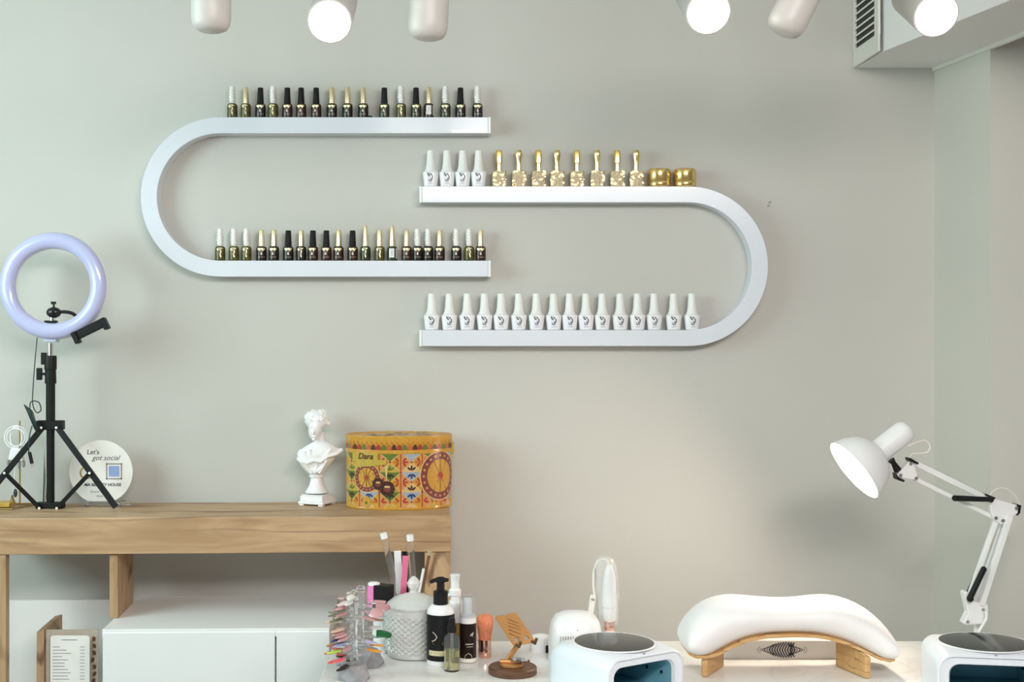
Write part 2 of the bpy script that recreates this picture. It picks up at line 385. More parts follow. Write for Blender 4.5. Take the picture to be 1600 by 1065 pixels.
def arcpatch(mb, r, a0, a1, z0, z1, n=6, off=.00025):
    R = r+off; v = []
    for z in (z0, z1):
        for k in range(n+1): a = a0+(a1-a0)*k/n; v.append((R*math.sin(a), -R*math.cos(a), z))
    mb.add(v, [(k, k+1, n+2+k, n+1+k) for k in range(n)])
def stroke(mb, pts, wd, fn):
    """a flat stroke of width wd along 2-D pts, mapped by fn(u, v)"""
    for (a, b) in zip(pts[:-1], pts[1:]):
        dx, dy = b[0]-a[0], b[1]-a[1]; l = math.hypot(dx, dy) or 1; nx, ny = -dy/l*wd/2, dx/l*wd/2; ex, ey = dx/l*wd*.3, dy/l*wd*.3
        mb.flat([fn(a[0]+nx-ex, a[1]+ny-ey), fn(a[0]-nx-ex, a[1]-ny-ey), fn(b[0]-nx+ex, b[1]-ny+ey), fn(b[0]+nx+ex, b[1]+ny+ey)])
def disc(mb, cx, cy, rx, ry, fn, n=12, rot=0):
    P = []
    for k in range(n):
        a = 2*PI*k/n; x, y = rx*math.cos(a), ry*math.sin(a); P.append(fn(cx+x*math.cos(rot)-y*math.sin(rot), cy+x*math.sin(rot)+y*math.cos(rot)))
    mb.flat(P)
BR = .0112
def oncyl(r, off=.0003):
    return lambda u, v: (math.sin(u/r)*(r+off), -math.cos(u/r)*(r+off), v)
def body_dark():  return MB().lathe([(0, 0), (BR*.82, 0), (BR*.97, .0012), (BR, .004), (BR, .024), (BR*.98, .0275), (BR*.85, .0303), (BR*.58, .0318), (BR*.5, .033), (0, .033)], 20)
def cap_of(kind):
    if kind == 'black': return MB().lathe([(0, .0318), (.0073, .0318), (.0073, .034), (.0064, .050), (.0060, .0645), (.0054, .0655), (0, .0655)], 14)
    if kind == 'gold': return MB().lathe([(0, .0318), (.0066, .0318), (.0066, .0335), (.0059, .065), (.0053, .0664), (0, .0664)], 14)
    if kind == 'tall': return MB().lathe([(0, .0318), (.0066, .0318), (.0066, .0335), (.0046, .074), (.0040, .0755), (0, .0755)], 14)
    m = MB(); rnd = random.Random(3)
    pr = [(0, .0318), (.0062, .0320), (.0068, .037), (.0072, .046), (.0068, .056), (.0060, .066), (.0050, .0695), (0, .0690)]
    m.lathe(pr, 12); m.v = [(x+rnd.uniform(-.0005, .0005), y+rnd.uniform(-.0005, .0005), z+rnd.uniform(-.0004, .0004)) for x, y, z in m.v]; return m
def print_std():
    m = MB(); f = oncyl(BR)
    arcpatch(m.mat(0), BR, -.72, .72, .0235, .0272)
    disc(m.mat(0), 0, .0222, .0052, .0022, f)
    m.mat(1); disc(m, 0, .0150, .0020, .0026, f); stroke(m, [(0, .0165), (0, .0185)], .0014, f)
    for k in range(5): u = -.006+k*.003; stroke(m, [(u-.001, .0078+.0005*(k % 2)), (u+.001, .0078)], .0007, f)
    return m
def print_swirl():
    m = MB(); f = oncyl(BR); m.mat(0)
    stroke(m, [(-.006, .025), (-.003, .027), (.002, .0268), (.005, .0262)], .0018, f); stroke(m, [(-.006, .025), (-.004, .0225), (-.001, .0235)], .0016, f)
    stroke(m, [(.001, .023), (.0025, .0205), (.002, .017), (0, .014), (.0015, .011), (.002, .008)], .0017, f)
    m.mat(1); stroke(m, [(-.001, .0185), (.003, .0185)], .0008, f); disc(m, .0015, .0105, .0016, .0026, f); return m
def print_silver():
    m = MB(); arcpatch(m.mat(0), BR, -.55, .45, .007, .0265); arcpatch(m.mat(0), BR, .75, 1.2, .005, .027)
    f = oncyl(BR, .0006); m.mat(1)
    for k in range(6): stroke(m, [(-.003, .010+k*.0025), (.0015, .010+k*.0025)], .0008, f)
    return m
ORD = ['first', 'second', 'third', 'fourth', 'fifth', 'sixth', 'seventh', 'eighth', 'ninth', 'tenth', 'eleventh', 'twelfth', 'thirteenth', 'fourteenth', 'fifteenth', 'sixteenth', 'seventeenth', 'eighteenth', 'nineteenth', 'twentieth', 'twenty-first']
CAPM = dict(black='cap_black', gold='gold_cap', tall='gold_cap', white='foil_white')
CAPW = dict(black='black-capped', gold='gold-capped', tall='tall gold-capped', white='white-wrapped-cap')
def dark_bottle(px, row, cap, body, pr, label, group):
    t = thing('gel_polish_bottle', label, 'nail polish', ((px-VX)*bs, -BD, zt[row]), random.uniform(-.12, .12), group)
    obj('bottle', cached('bd_'+body, lambda: mesh('bottle', body_dark(), body)), None, t)
    obj('cap', cached('cap_'+cap, lambda: mesh('cap', cap_of(cap), CAPM[cap])), None, t)
    obj('label_print', cached('pr_'+pr, lambda: mesh('label_print', {'std': print_std, 'swirl': print_swirl, 'silver': print_silver}[pr](), ['gold_label' if pr != 'silver' else 'label_silver', 'pale_print' if pr != 'silver' else 'print_grey'], 0)), None, t)
    return t
o_, k_, b_, g_ = 'olive', 'ink_black', 'ink_brown', 'green_dark'
row1 = [(363, 'white', o_, 'swirl'), (384, 'gold', o_, 'swirl'), (407, 'black', k_, 'std'), (426.6, 'white', o_, 'swirl'), (449, 'black', b_, 'std'), (470.5, 'black', b_, 'std'), (494, 'black', b_, 'std'),
        (518.5, 'gold', k_, 'std'), (543, 'gold', k_, 'std'), (567.5, 'gold', k_, 'std'), (600.5, 'black', g_, 'std'), (626.5, 'white', o_, 'swirl'), (650, 'black', g_, 'std'), (670, 'gold', b_, 'silver'),
        (696, 'white', g_, 'std'), (719.5, 'black', k_, 'std'), (746, 'white', k_, 'std')]
row3 = [(344, 'white', o_, 'swirl'), (365.5, 'white', o_, 'swirl'), (385, 'white', o_, 'swirl'), (408.5, 'gold', k_, 'std'), (428, 'gold', k_, 'std'), (450.5, 'black', k_, 'std'), (470.5, 'gold', k_, 'swirl'), (489, 'black', b_, 'std'),
        (510, 'black', b_, 'std'), (529, 'gold', b_, 'std'), (551, 'black', b_, 'std'), (571, 'tall', g_, 'swirl'), (593, 'gold', o_, 'swirl'), (612.8, 'tall', g_, 'silver'), (635.5, 'gold', b_, 'std'), (652.5, 'white', k_, 'std'),
        (669, 'white', k_, 'std'), (687, 'gold', b_, 'std'), (713, 'white', k_, 'std'), (733, 'white', o_, 'swirl'), (751, 'gold', b_, 'std')]
BW = dict(olive='olive', ink_black='black', ink_brown='brown-black', green_dark='dark green')
for rid, rw, nm in ((1, row1, 'upper'), (3, row3, 'lower')):
    for i, (px, cp, bd, pr) in enumerate(rw):
        dark_bottle(px, rid, cp, bd, pr, f"{CAPW[cp]} {BW[bd]} polish bottle, {ORD[i]} from left on left shelf's {nm} tier", f'dark gel polish bottles on the left shelf {nm} tier')
# small bit of black cap lying beside the tenth bottle
tag(obj('bottle_stopper', MB().ell((0, 0, .003), (.0065, .005, .003), 12, 8), 'cap_black', None, loc=((578-VX)*bs, -BD, zt[1])), 'tiny black lump lying on the upper tier of the left shelf', 'stopper')

def white_body():
    m = MB(); n = 20; pr = [(.0125, .0), (.0142, .0012), (.0172, .0295), (.0166, .0318), (.0150, .0330)]
    v = []; 
    for r, z in pr:
        for k in range(n):
            a = 2*PI*k/n; c, s_ = math.cos(a), math.sin(a); q = (abs(c)**3.2+abs(s_)**3.2)**(-1/3.2); v.append((r*c*q, r*s_*q*.86, z))
    fs = [(i*n+k, i*n+(k+1) % n, (i+1)*n+(k+1) % n, (i+1)*n+k) for i in range(len(pr)-1) for k in range(n)]
    fs += [tuple(reversed(range(n))), tuple((len(pr)-1)*n+k for k in range(n))]; return m.add(v, fs)
def white_cap(): return MB().lathe([(0, .0331), (.0136, .0331), (.0132, .0348), (.0108, .040), (.0096, .048), (.0082, .070), (.0078, .0775), (.0070, .0785), (0, .0785)], 20)
def white_print():
    m = MB(); f = lambda u, v: (u, -.0148*.86-.0011-(v-.014)*.095, v)
    f = lambda u, v: (u, -(.0142+(v-.0012)*(.003/.0283))*.86-.0004, v)
    stroke(m, [(-.006, .0285), (-.0035, .0235), (-.0012, .0228)], .0024, f); stroke(m, [(-.0025, .0285), (.001, .0255), (.0022, .0262)], .0015, f)
    stroke(m, [(.0015, .0275), (.004, .021), (.002, .016), (-.002, .0125)], .0012, f); stroke(m, [(.0045, .0235), (.0048, .018), (.002, .0120)], .0012, f)
    stroke(m, [(-.004, .0165), (-.0035, .0125), (0, .0108), (.003, .0115)], .0011, f); stroke(m, [(0, .0185), (.0015, .0145)], .0012, f)
    for k in range(4): stroke(m, [(-.004+k*.0024, .0072), (-.0026+k*.0024, .0072)], .0008, f)
    return m
wb, wc, wp = mesh('bottle', white_body(), 'bottle_white', 40), mesh('cap', white_cap(), 'cap_white'), mesh('label_print', white_print(), 'print_dark', 0)
def white_bottle(px, row, i, nm):
    t = thing('white_polish_bottle', f"white nail polish bottle with dark logo, {ORD[i]} from left on right shelf's {nm} tier", 'nail polish', ((px-VX)*bs, -BD, zt[row]), random.uniform(-.06, .06), f'white polish bottles on the right shelf {nm} tier')
    obj('bottle', wb, None, t); obj('cap', wc, None, t); obj('label_print', wp, None, t)
for i, px in enumerate((673, 698.5, 723, 748)): white_bottle(px, 2, i, 'upper')
for i, px in enumerate((674.5, 702, 730, 757, 783, 810.5, 838, 865, 890, 915.5, 941, 969, 996, 1022, 1052.5, 1081)): white_bottle(px, 4, i, 'lower')

# gold square bottles and jars
gb = MB(); gb.rbox(0, 0, .0, .034, .030, .022, .003, 3)
rnd = random.Random(11)
def foil(seed):
    m = MB(); rnd = random.Random(seed)
    for k in range(14):
        e = k % 3; 
        u = rnd.uniform(-.0135, .0135) if e == 0 else rnd.choice((-1, 1))*rnd.uniform(.008, .0145); z = rnd.uniform(.004, .032); 
        if e == 0: z = rnd.choice((rnd.uniform(.014, .026), rnd.uniform(.003, .008), rnd.uniform(.030, .033)))
        r = rnd.uniform(.0016, .0034); P = []
        for j in range(6): a = 2*PI*j/6+rnd.uniform(-.3, .3); q = r*rnd.uniform(.6, 1.3); P.append((max(-.0152, min(.0152, u+q*math.cos(a)*1.3)), z+q*math.sin(a)))
        m.prism(P, -.0116, -.0108)
    return m
gbm = [mesh('bottle', gb, x, 40) for x in ('foil_champagne', 'foil_gold')]
for i, px in enumerate((779.5, 810.7, 841, 870.5, 901, 933, 964, 994)):
    t = thing('gold_polish_bottle', f"square gold-foil polish bottle with slim gold cap, {ORD[i]} of eight on right shelf's upper tier", 'nail polish', ((px-VX)*bs, -BD, zt[2]), random.uniform(-.1, .1), 'square gold polish bottles')
    obj('bottle', gbm[0], None, t, .0008)
    obj('foil_flakes', cached(f'fl{i % 4}', lambda: mesh('foil_flakes', foil(i), 'foil_flake', 0)), None, t)
    def capm():
        return MB().lathe([(0, .0341), (.0066, .0341), (.0066, .036), (.0050, .037), (.0050, .050), (.0072, .052), (.0074, .074), (.0062, .079), (0, .0800)] if i % 2 == 0 else
                          [(0, .0341), (.0066, .0341), (.0066, .036), (.0050, .037), (.0046, .052), (.0056, .060), (.0070, .068), (.0072, .074), (.0056, .079), (0, .0800)], 6 if i % 2 == 0 else 10)
    obj('cap', cached(f'gc{i % 2}', lambda: mesh('cap', capm(), 'gold', 25)), None, t)
for i, (px, ad) in enumerate(((1030, 'left'), (1070, 'right'))):
    t = thing('gold_jar', f'squat shiny gold gel jar, {ad} one of the pair on the right shelf', 'jar', ((px-VX)*bs, -BD+.001, zt[2]), 0, 'gold gel jars')
    obj('base', cached('gj', lambda: mesh('base', MB().lathe([(0, 0), (.0215, 0), (.0238, .0015), (.0244, .004), (.0244, .011), (.0236, .0122), (0, .0122)], 32), 'gold')), None, t)
    obj('lid', cached('gl', lambda: mesh('lid', MB().lathe([(0, .0126), (.0240, .0126), (.0246, .0136), (.0246, .034), (.0236, .0375), (.0212, .0388), (0, .0388)], 32), 'gold')), None, t)

# ------------------------------------------------------------------ oak console and white cabinet
ZC = EYE-(781.5-VY)/720; ZK = EYE-(926-VY)/720
ang = math.radians(2.2)
# console: local x from right end 0 to the left, local y = towards the wall
XR = -.008
con = thing('console_unit', 'golden oak console with thick top standing against the wall', 'console', (XR, -.237, 0), ang)
# local coordinates: front face y=0, back y=+.235 (towards wall); x negative to the left
CL = -.95; CB = .225; zbt = ZC-.0715
obj('top_board', MB().box(CL, 0, 0, CB, zbt, ZC), 'oak', con, .0015)
obj('right_leg', MB().box(-.052, -.001, .003, CB, 0, zbt-.0008), 'oak_vertical', con, .001)
xl = (8.5-VX)*S(.27)-XR
obj('left_leg', MB().box(CL+.03, xl, .001, .024, 0, zbt-.0008), 'oak_vertical', con, .001)
x0 = (169-VX)*S(.26)-XR
obj('divider', MB().box(x0, x0+.0165, .012, .158, ZK+.0005, zbt-.0008), 'oak_vertical', con, .0008)
obj('back_panel', MB().box(CL, x0, CB-.012, CB-.002, 0, ZK-.004), 'white_satin', con)
xk0 = (160-VX)*S(.345); xk1 = -.24
cab = thing('white_cabinet', 'low white cabinet with two flat doors under the oak console', 'cabinet', (xk0, -.347, 0), math.radians(1.6))
kw = xk1-xk0; xd = (430.5-VX)*S(.34)-xk0
obj('body', MB().box(0, kw, .020, .30, .08, ZK-.016), 'white_satin', cab)
obj('cabinet_top', MB().box(-.0005, kw, .002, .312, ZK-.016, ZK), 'white_satin', cab, .001)
obj('door', MB().box(.001, xd-.0018, 0, .018, .09, ZK-.006), 'cabinet_front', cab, .001)
obj('door', MB().box(xd+.0018, kw, 0, .018, .09, ZK-.006), 'cabinet_front', cab, .001)
obj('plinth', MB().box(.02, kw-.02, .04, .3, 0, .08), 'white_satin', cab)

# menu boards in the open bay
mb_ = thing('menu_holder', 'pale wooden board with patterned paper leaning in the open bay', 'board', ((100-VX)*S(.2), -.2, 0))
zt_m = W(0, 972, .2).z
def mx(px, d=.2): return (px-VX)*S(d)-mb_.location.x
zz = W(0, 982, .2).z
obj('wooden_edge', MB().add([(mx(58), -.01, .35), (mx(71), -.01, .35), (mx(71), -.01, zz), (mx(60), -.01, zz-.004), (mx(62), .09, .35), (mx(76), .09, .35), (mx(76), .09, zz+.010), (mx(64), .09, zz+.006)],
    [(0, 1, 2, 3), (7, 6, 5, 4), (3, 2, 6, 7), (0, 4, 5, 1), (1, 5, 6, 2), (0, 3, 7, 4)]), 'oak_vertical', mb_)
obj('backing_sheet', MB().box(mx(75), mx(155.5), -.012, -.009, .35, zt_m-.012), 'paper_brown', mb_)
pm = MB(); f = lambda u, v: (u, -.0125, v)
rnd = random.Random(5)
for k in range(9):
    zc = zt_m-.03-k*.014; xc = mx(149)+rnd.uniform(-.002, .002); disc(pm, xc, zc, .0035, .0055, f, 9, rnd.uniform(-.6, .6)); stroke(pm, [(xc-.004, zc-.006), (xc+.004, zc+.003)], .0012, f)
obj('leaf_print', pm, 'brush_wood', mb_, smooth=0)
mc = thing('price_list_card', 'white rounded price list card with small print in the open bay', 'card', ((110-VX)*S(.22), -.222, 0))
w_ = 61*S(.22); zc1 = W(0, 992, .22).z
pl = [(x, z+zc1-.15) for x, z in rrect(w_, .30, .006, 4)]
obj('card', MB().prism(pl, -.001, .001), 'paper', mc)
ln = MB(); f = lambda u, v: (u, -.0013, v); rnd = random.Random(2)
u = -.016
for k in range(9): stroke(ln, [(u, zc1-.0085), (u+.0026, zc1-.0085)], .0018, f); u += .0034
for k in range(16):
    z = zc1-.0225-k*.00645; u = -.034
    for j in range(rnd.randint(3, 6)):
        l = rnd.uniform(.003, .006); stroke(ln, [(u, z), (u+l, z)], .0015, f); u += l+.0012
    stroke(ln, [(.021, z), (.024, z)], .0014, f); stroke(ln, [(.0255, z), (.0285, z)], .0014, f)
obj('printed_lines', ln, 'print_grey', mc, smooth=0)

# ------------------------------------------------------------------ ring light
RD = .125
rl = thing('ring_light', 'lilac ring light on a black desktop tripod with phone clamp', 'ring light', ((79-VX)*S(RD), -RD, ZC))
o0 = rl.location.copy()
def Q(px, py, d=RD): return W(px, py, d)-o0
rc = Q(83, 446.5, .14)
def torus(mb, c, R, r1, r2, n=64, m=16, a0=0):
    v = []; 
    for i in range(n):
        a = 2*PI*i/n
        for k in range(m):
            b = 2*PI*k/m; rr = R+r1*math.cos(b); v.append((c[0]+rr*math.cos(a), c[1]+r2*math.sin(b), c[2]+rr*math.sin(a)))
    return mb.add(v, [(i*m+k, ((i+1) % n)*m+k, ((i+1) % n)*m+(k+1) % m, i*m+(k+1) % m) for i in range(n) for k in range(m)])
sR = S(.14)
obj('diffuser_ring', torus(MB(), rc, 71*sR, 12.6*sR, .013), 'lilac', rl, smooth=60)
obj('ring_housing', torus(MB(), rc+Vector((0, .008, 0)), 71*sR, 13.2*sR, .010), 'white_plastic', rl, smooth=60)
b0 = Q(79, 505, .13)
obj('ring_bracket', MB().prism([(b0.x-30*sR, b0.z-.002), (b0.x-20*sR, b0.z-.010), (b0.x+20*sR, b0.z-.010), (b0.x+34*sR, b0.z+.000), (b0.x+20*sR, b0.z-.0035), (b0.x-18*sR, b0.z-.003)], .004, .012), 'lilac_back', rl)
m0 = Q(79, 529, .135); obj('mount_block', MB().box(m0.x-.0135, m0.x+.0135, -.016, .010, m0.z-.007, m0.z+.008), 'lilac_back', rl, .0015)
obj('centre_rod', MB().tube([Q(79, 536), Q(79, 556)], .0058, 16), 'chrome', rl)
obj('hot_shoe', MB().box(b0.x-.012, b0.x+.012, -.010, .006, b0.z-.0005, b0.z+.006), 'black', rl, .001)
bl = Q(84, 488); obj('ball_head', MB().ell((bl.x, 0, bl.z), (.0155, .011, .0115), 20, 12), 'black_gloss', rl)
obj('ball_neck', MB().tube([Q(82, 501), Q(82, 496)], .006, 12), 'chrome', rl)
obj('clamp_screw', MB().tube([Q(84, 480), Q(84, 475)], .0022, 8).box(bl.x-.0055, bl.x+.0045, -.002, .002, Q(0, 475).z, Q(0, 471).z), 'black', rl)
obj('gooseneck', MB().tube(smoothpath([Q(95, 487, .125), Q(106, 487.5, .125), Q(115, 490.5, .12), Q(123, 498, .115), Q(132, 510, .115)], 6), .0036, 10), 'black', rl)
pc = MB(); a, b = Q(118, 525, .15), Q(163, 503, .15); pc.bar(a, b, .0185, .012)
tt = (b-a).normalized(); nn = Vector((tt.z, 0, -tt.x))
obj('phone_clamp', pc, 'black', rl, .002)
for e, sg in ((a, -1), (b, 1)):
    obj('clamp_jaw', MB().bar(e+nn*(-.009)*1.0, e+nn*.016, .010, .022), 'black', rl, .0015)
obj('pole_clamp', MB().lathe([(0, 0), (.0115, 0), (.0118, .003), (.0110, .028), (.0125, .030), (.0125, .054), (.0115, .058), (0, .058)], 20, Matrix.Translation(Q(79, 599))), 'black', rl)
for px, py in ((69, 560), (62, 584)):
    k = Q(px, py); obj('wing_knob', MB().tube([(k.x, 0, k.z), (Q(79, 0).x, 0, k.z)], .003, 8).box(k.x-.006, k.x+.005, -.004, .004, k.z-.0125, k.z+.0125), 'black', rl, .0015)
obj('upper_pole', MB().tube([Q(79, 596), Q(79, 660)], .0094, 18), 'black', rl)
obj('lower_pole', MB().tube([Q(79, 658), Q(79, 790)], .0082, 18), 'black', rl)
def plate(py0, py1, hw): 
    z0, z1 = max(.0008, Q(0, py1).z), Q(0, py0).z; return MB().box(-hw, hw, -.010, .010, z0, z1)
obj('upper_collar', plate(656.5, 671, .0275), 'black', rl, .0015)
obj('lower_collar', plate(784, 797.5, .0285), 'black', rl, .0015)
zl = .0065
legs = [(Vector((-.014, -.008, Q(0, 667).z)), Vector((Q(-26, 0).x, -.03, zl))), (Vector((.017, -.008, Q(0, 667).z)), Vector((Q(187, 0).x, -.030, zl))), (Vector((0, .008, Q(0, 667).z)), Vector((-.033, .095, zl)))]
for i, (a, b) in enumerate(legs):
    obj('leg', MB().bar(a, b, .0115, .008), 'black', rl, .001)
    mid = a+(b-a)*.57; lo = Vector((.018*(-1, 1, 0)[i], -.008 if i < 2 else .008, Q(0, 792).z)); obj('strut', MB().bar(mid+Vector((0, -.006 if i < 2 else 0, 0)), lo+Vector((0, -.006 if i < 2 else 0, 0)), .0085, .004), 'black', rl, .0006)
    for p in ((a, mid, lo) if i < 2 else ()):
        obj('rivet', MB().ell((p.x, p.y-.0095, p.z), (.0028, .0015, .0028), 10, 6), 'white_plastic', rl)
obj('power_cable', MB().tube(smoothpath([Q(58, 527), Q(55, 560), Q(52, 600), Q(51, 630), Q(57, 644), Q(64, 640), Q(60, 628), Q(48, 628), Q(47, 645)], 8), .0012, 6), 'green_cable', rl)
hb = MB()
for k in range(6):
    dx = k*1.8; hb.tube(smoothpath([Q(38+dx, 632+k*1.5, .145), Q(44+dx*.8, 645, .15), Q(52+dx*.5, 664, .15), Q(56+dx*.3, 672, .145)], 4), .0016, 6)
hb.tube(smoothpath([Q(50, 665, .145), Q(46, 682, .15), Q(45, 705, .15), Q(48, 715, .15)], 4), .0014, 6)
obj('cable_bundle', hb, 'green_cable', rl)
obj('plug', MB().tube([Q(46, 706, .15), Q(50, 724, .15)], .0038, 8), 'black', rl); obj('plug_tip', MB().tube([Q(50, 724, .15), Q(51, 730, .15)], .0022, 8), 'steel', rl)

# cable stand with white coil and gold tray at the very left
cs = thing('cable_hook_stand', 'thin brass stand with gold tray at the left end of the console', 'stand', ((18-VX)*S(.09), -.09, ZC)); o1 = cs.location.copy()
def K(px, py, d=.09): return W(px, py, d)-o1
obj('tray', MB().box(K(-8, 0).x, K(26, 0).x, -.045, -.005, .0035, .0125), 'gold_tray', cs, .001)
obj('wire_frame', MB().tube([(K(-8, 0).x, -.062, .0025), (K(34, 0).x, -.062, .0025), (K(50, 0).x, -.006, .0025), (K(50, 0).x, .02, .0025), (K(-8, 0).x, .02, .0025)], .0018, 6), 'gold_wire', cs)
obj('post', MB().tube([(K(31, 0).x, .0, .0), (K(31, 0).x, .0, K(31, 657).z)], .0018, 8), 'gold_wire', cs)
obj('clip', MB().prism([(K(23, 0).x, .0125), (K(28, 0).x, .0125), (K(25.5, 0).x, .026)], -.03, -.02), 'gold_wire', cs)
wcab = thing('white_cable', 'white coiled cable with plugs hanging on the brass stand', 'cable', K(31, 700)+o1+Vector((0, -.0075, 0))); o2 = wcab.location.copy()
def K2(px, py, d=.1): return W(px, py, d)-o2
cb = MB()
for k, (rx, ry, ph) in enumerate(((18, 18, 0), (9, 17, .3), (15, 14, .9))):
    cb.tube([K2(25+rx*math.cos(2*PI*j/20)*math.cos(ph*.3), 683+ry*math.sin(2*PI*j/20), .095+.004*k+.004*math.sin(2*PI*j/20+ph)) for j in range(21)], .0013, 6)
cb.tube(smoothpath([K2(25, 718), K2(23, 740), K2(21, 765), K2(22, 774)], 5), .0012, 6)
obj('coil', cb, 'white_plastic', wcab)
obj('wrap', MB().prism([(K2(18, 700).x, K2(0, 700).z), (K2(34, 700).x, K2(0, 700).z), (K2(38, 718).x, K2(0, 720).z), (K2(14, 718).x, K2(0, 718).z)], -.010, .004), 'white_plastic', wcab, .002)
for px, py in ((13, 721), (18, 724), (30, 726), (37, 724)):
    obj('plug', MB().ell(K2(px, py), (.0035, .0035, .008), 10, 8), 'print_grey', wcab)
obj('charger_plug', MB().ell(K2(24, 770), (.0045, .004, .009), 10, 8), 'print_dark', wcab)
tl = thing('tweezers', 'slim steel tweezers leaning upright behind the tripod pole', 'tweezers', (W(69, 0, .07).x, -.07, ZC))
z1 = W(69, 700, .07).z-ZC
for k in (-1, 1): obj('arm', MB().add([(-.0008+k*.0016, -.002, 0), (.0008+k*.0016, -.002, 0), (.0014+k*.0006, -.002, z1*.6), (.0006, -.001, z1), (-.0008+k*.0016, .002, 0), (.0008+k*.0016, .002, 0), (.0014+k*.0006, .002, z1*.6), (.0002, .001, z1)], [(0, 1, 2, 3), (7, 6, 5, 4), (0, 4, 5, 1), (1, 5, 6, 2), (2, 6, 7, 3), (3, 7, 4, 0)]), 'steel' if k > 0 else 'green_cable', tl)

# round sign
sg = thing('round_sign', 'round white tabletop sign with script lettering on a clear foot', 'sign', (W(158, 0, .075).x, -.075, ZC)); s_ = S(.075); R_ = 49.5*s_
zc = W(0, 737, .075).z-ZC
lean = Matrix.Rotation(math.radians(-6), 4, 'X')
pl = []
for k in range(72):
    a = 2*PI*k/72; x, z = R_*math.cos(a), zc+R_*math.sin(a)
    pl.append((x, max(z, .008)))
obj('disc', MB().prism(pl, -.0015, .0015), 'sign_white', sg, .0004)
f = lambda u, v: (u, -.0019, v)
def sx(px): return (px-158)*s_
def sz(py): return EYE-(py-VY)*s_-ZC
for txt, px, py, size, sh, bold in (("Let's", 145.5, 706, .0140, .15, .00012), ('got social', 165.5, 715, .0150, .35, .0), ('MA BEAUTY HOUSE', 161, 757, .0088, .0, .00025), ('Beauté et plus', 156, 767.5, .0070, .35, 0), ('Body', 156, 774.5, .0070, .35, 0)):
    obj('lettering', text_mesh(txt, size, 'print_dark' if size > .0075 else 'print_grey', sh, bold), None, sg, loc=(sx(px), -.0019, sz(py)), rot=(PI/2, 0, 0))
def frame2(mb, cx, cz, hw, hh, t):
    mb.box(cx-hw, cx+hw, -.0022, -.0016, cz+hh-t, cz+hh); mb.box(cx-hw, cx+hw, -.0022, -.0016, cz-hh, cz-hh+t); mb.box(cx-hw, cx-hw+t, -.0022, -.0016, cz-hh, cz+hh); mb.box(cx+hw-t, cx+hw, -.0022, -.0016, cz-hh, cz+hh); return mb
cx, cz = sx(178.5), sz(735.8)
obj('print_frame', frame2(MB(), cx, cz, 12.5*s_, 12.5*s_, 1.8*s_), 'print_grey', sg, smooth=0)
obj('blue_patch', MB().box(cx-8.2*s_, cx+8.2*s_, -.0021, -.0016, cz-8.2*s_, cz+8.2*s_), 'blue_print', sg, smooth=0)
torus_i = MB(); c2 = Vector((sx(135), -.0017, sz(738))); obj('round_emblem', torus(torus_i, c2, 9*s_, 1.3*s_, .0004, 32, 6), 'gold_wire', sg)
for px in (140, 190):
    obj('foot', MB().box(sx(px)-.0035, sx(px)+.0035, -.024, .022, 0, .009), 'clear_thin', sg, .0006)
obj('foot_bar', MB().box(sx(132), sx(205), -.006, .006, .0002, .008), 'clear_thin', sg, .0006)

# ------------------------------------------------------------------ plaster bust
BDp = .062; bu = thing('plaster_bust', 'white plaster bust of a draped classical figure on a pedestal', 'bust', (W(497, 0, BDp).x, -BDp, ZC)); sb = S(BDp)
def bx(px): return (px-497)*sb
def bz(py): return max(0, EYE-(py-VY)*sb-ZC)
m = MB()
hx, hz = bx(494), bz(668)
T = Matrix.Rotation(.12, 4, 'Y') @ Matrix.Rotation(.15, 4, 'X')
m.ell((hx-.001, -.006, hz-.003), (.0150, .0185, .0225), 20, 14, T)              # skull and face
m.ell((bx(493), -.004, bz(678)), (.0118, .0160, .0125), 18, 12)                 # jaw
m.ell((bx(492), -.0185, bz(685)), (.0045, .0050, .0042), 12, 8)                 # chin
hc = Vector((bx(493.5), .003, bz(656))); hr = Vector((.0240, .0235, .0210))
m.ell(hc, hr, 24, 14, Matrix.Rotation(.15, 4, 'Y'))     # hair cap
rnd = random.Random(9)
for k in range(110):                                                             # curls and waves over the hair
    z_ = rnd.uniform(-.35, 1); a = rnd.uniform(0, 2*PI); q_ = math.sqrt(max(0, 1-z_*z_)); dv = Vector((q_*math.cos(a), q_*math.sin(a), z_))
    if dv.y < -.3 and dv.z < -.05: continue
    p_ = hc+Vector((dv.x*hr.x, dv.y*hr.y, dv.z*hr.z))*.97
    m.ell(p_, (rnd.uniform(.0028, .0052), rnd.uniform(.0028, .004), rnd.uniform(.0020, .0030)), 8, 6, Matrix.Rotation(rnd.uniform(-1.2, 1.2), 4, 'Y'))
m.ell((bx(512), .006, bz(662)), (.006, .007, .006), 12, 8); m.ell((bx(504), .014, bz(646)), (.009, .012, .009), 14, 8)
m.tube([(bx(492.5), -.0235, bz(667)), (bx(491.5), -.0262, bz(674)), (bx(491.5), -.0245, bz(677))], [.0018, .0026, .0022], 8)         # nose
m.tube([(bx(484), -.0195, bz(666)), (bx(488), -.0225, bz(664.5)), (bx(492), -.0230, bz(666)), (bx(497), -.0225, bz(664.5)), (bx(502), -.0185, bz(666.5))], .0018, 8)   # brow
m.tube([(bx(488.5), -.0215, bz(681)), (bx(492), -.0225, bz(680.4)), (bx(495.5), -.0212, bz(681))], .0014, 8)                               # mouth
m.tube([(bx(499), .002, bz(676)), (bx(501), .001, bz(690)), (bx(501), .001, bz(704))], [.0115, .0105, .016], 16)                                # neck
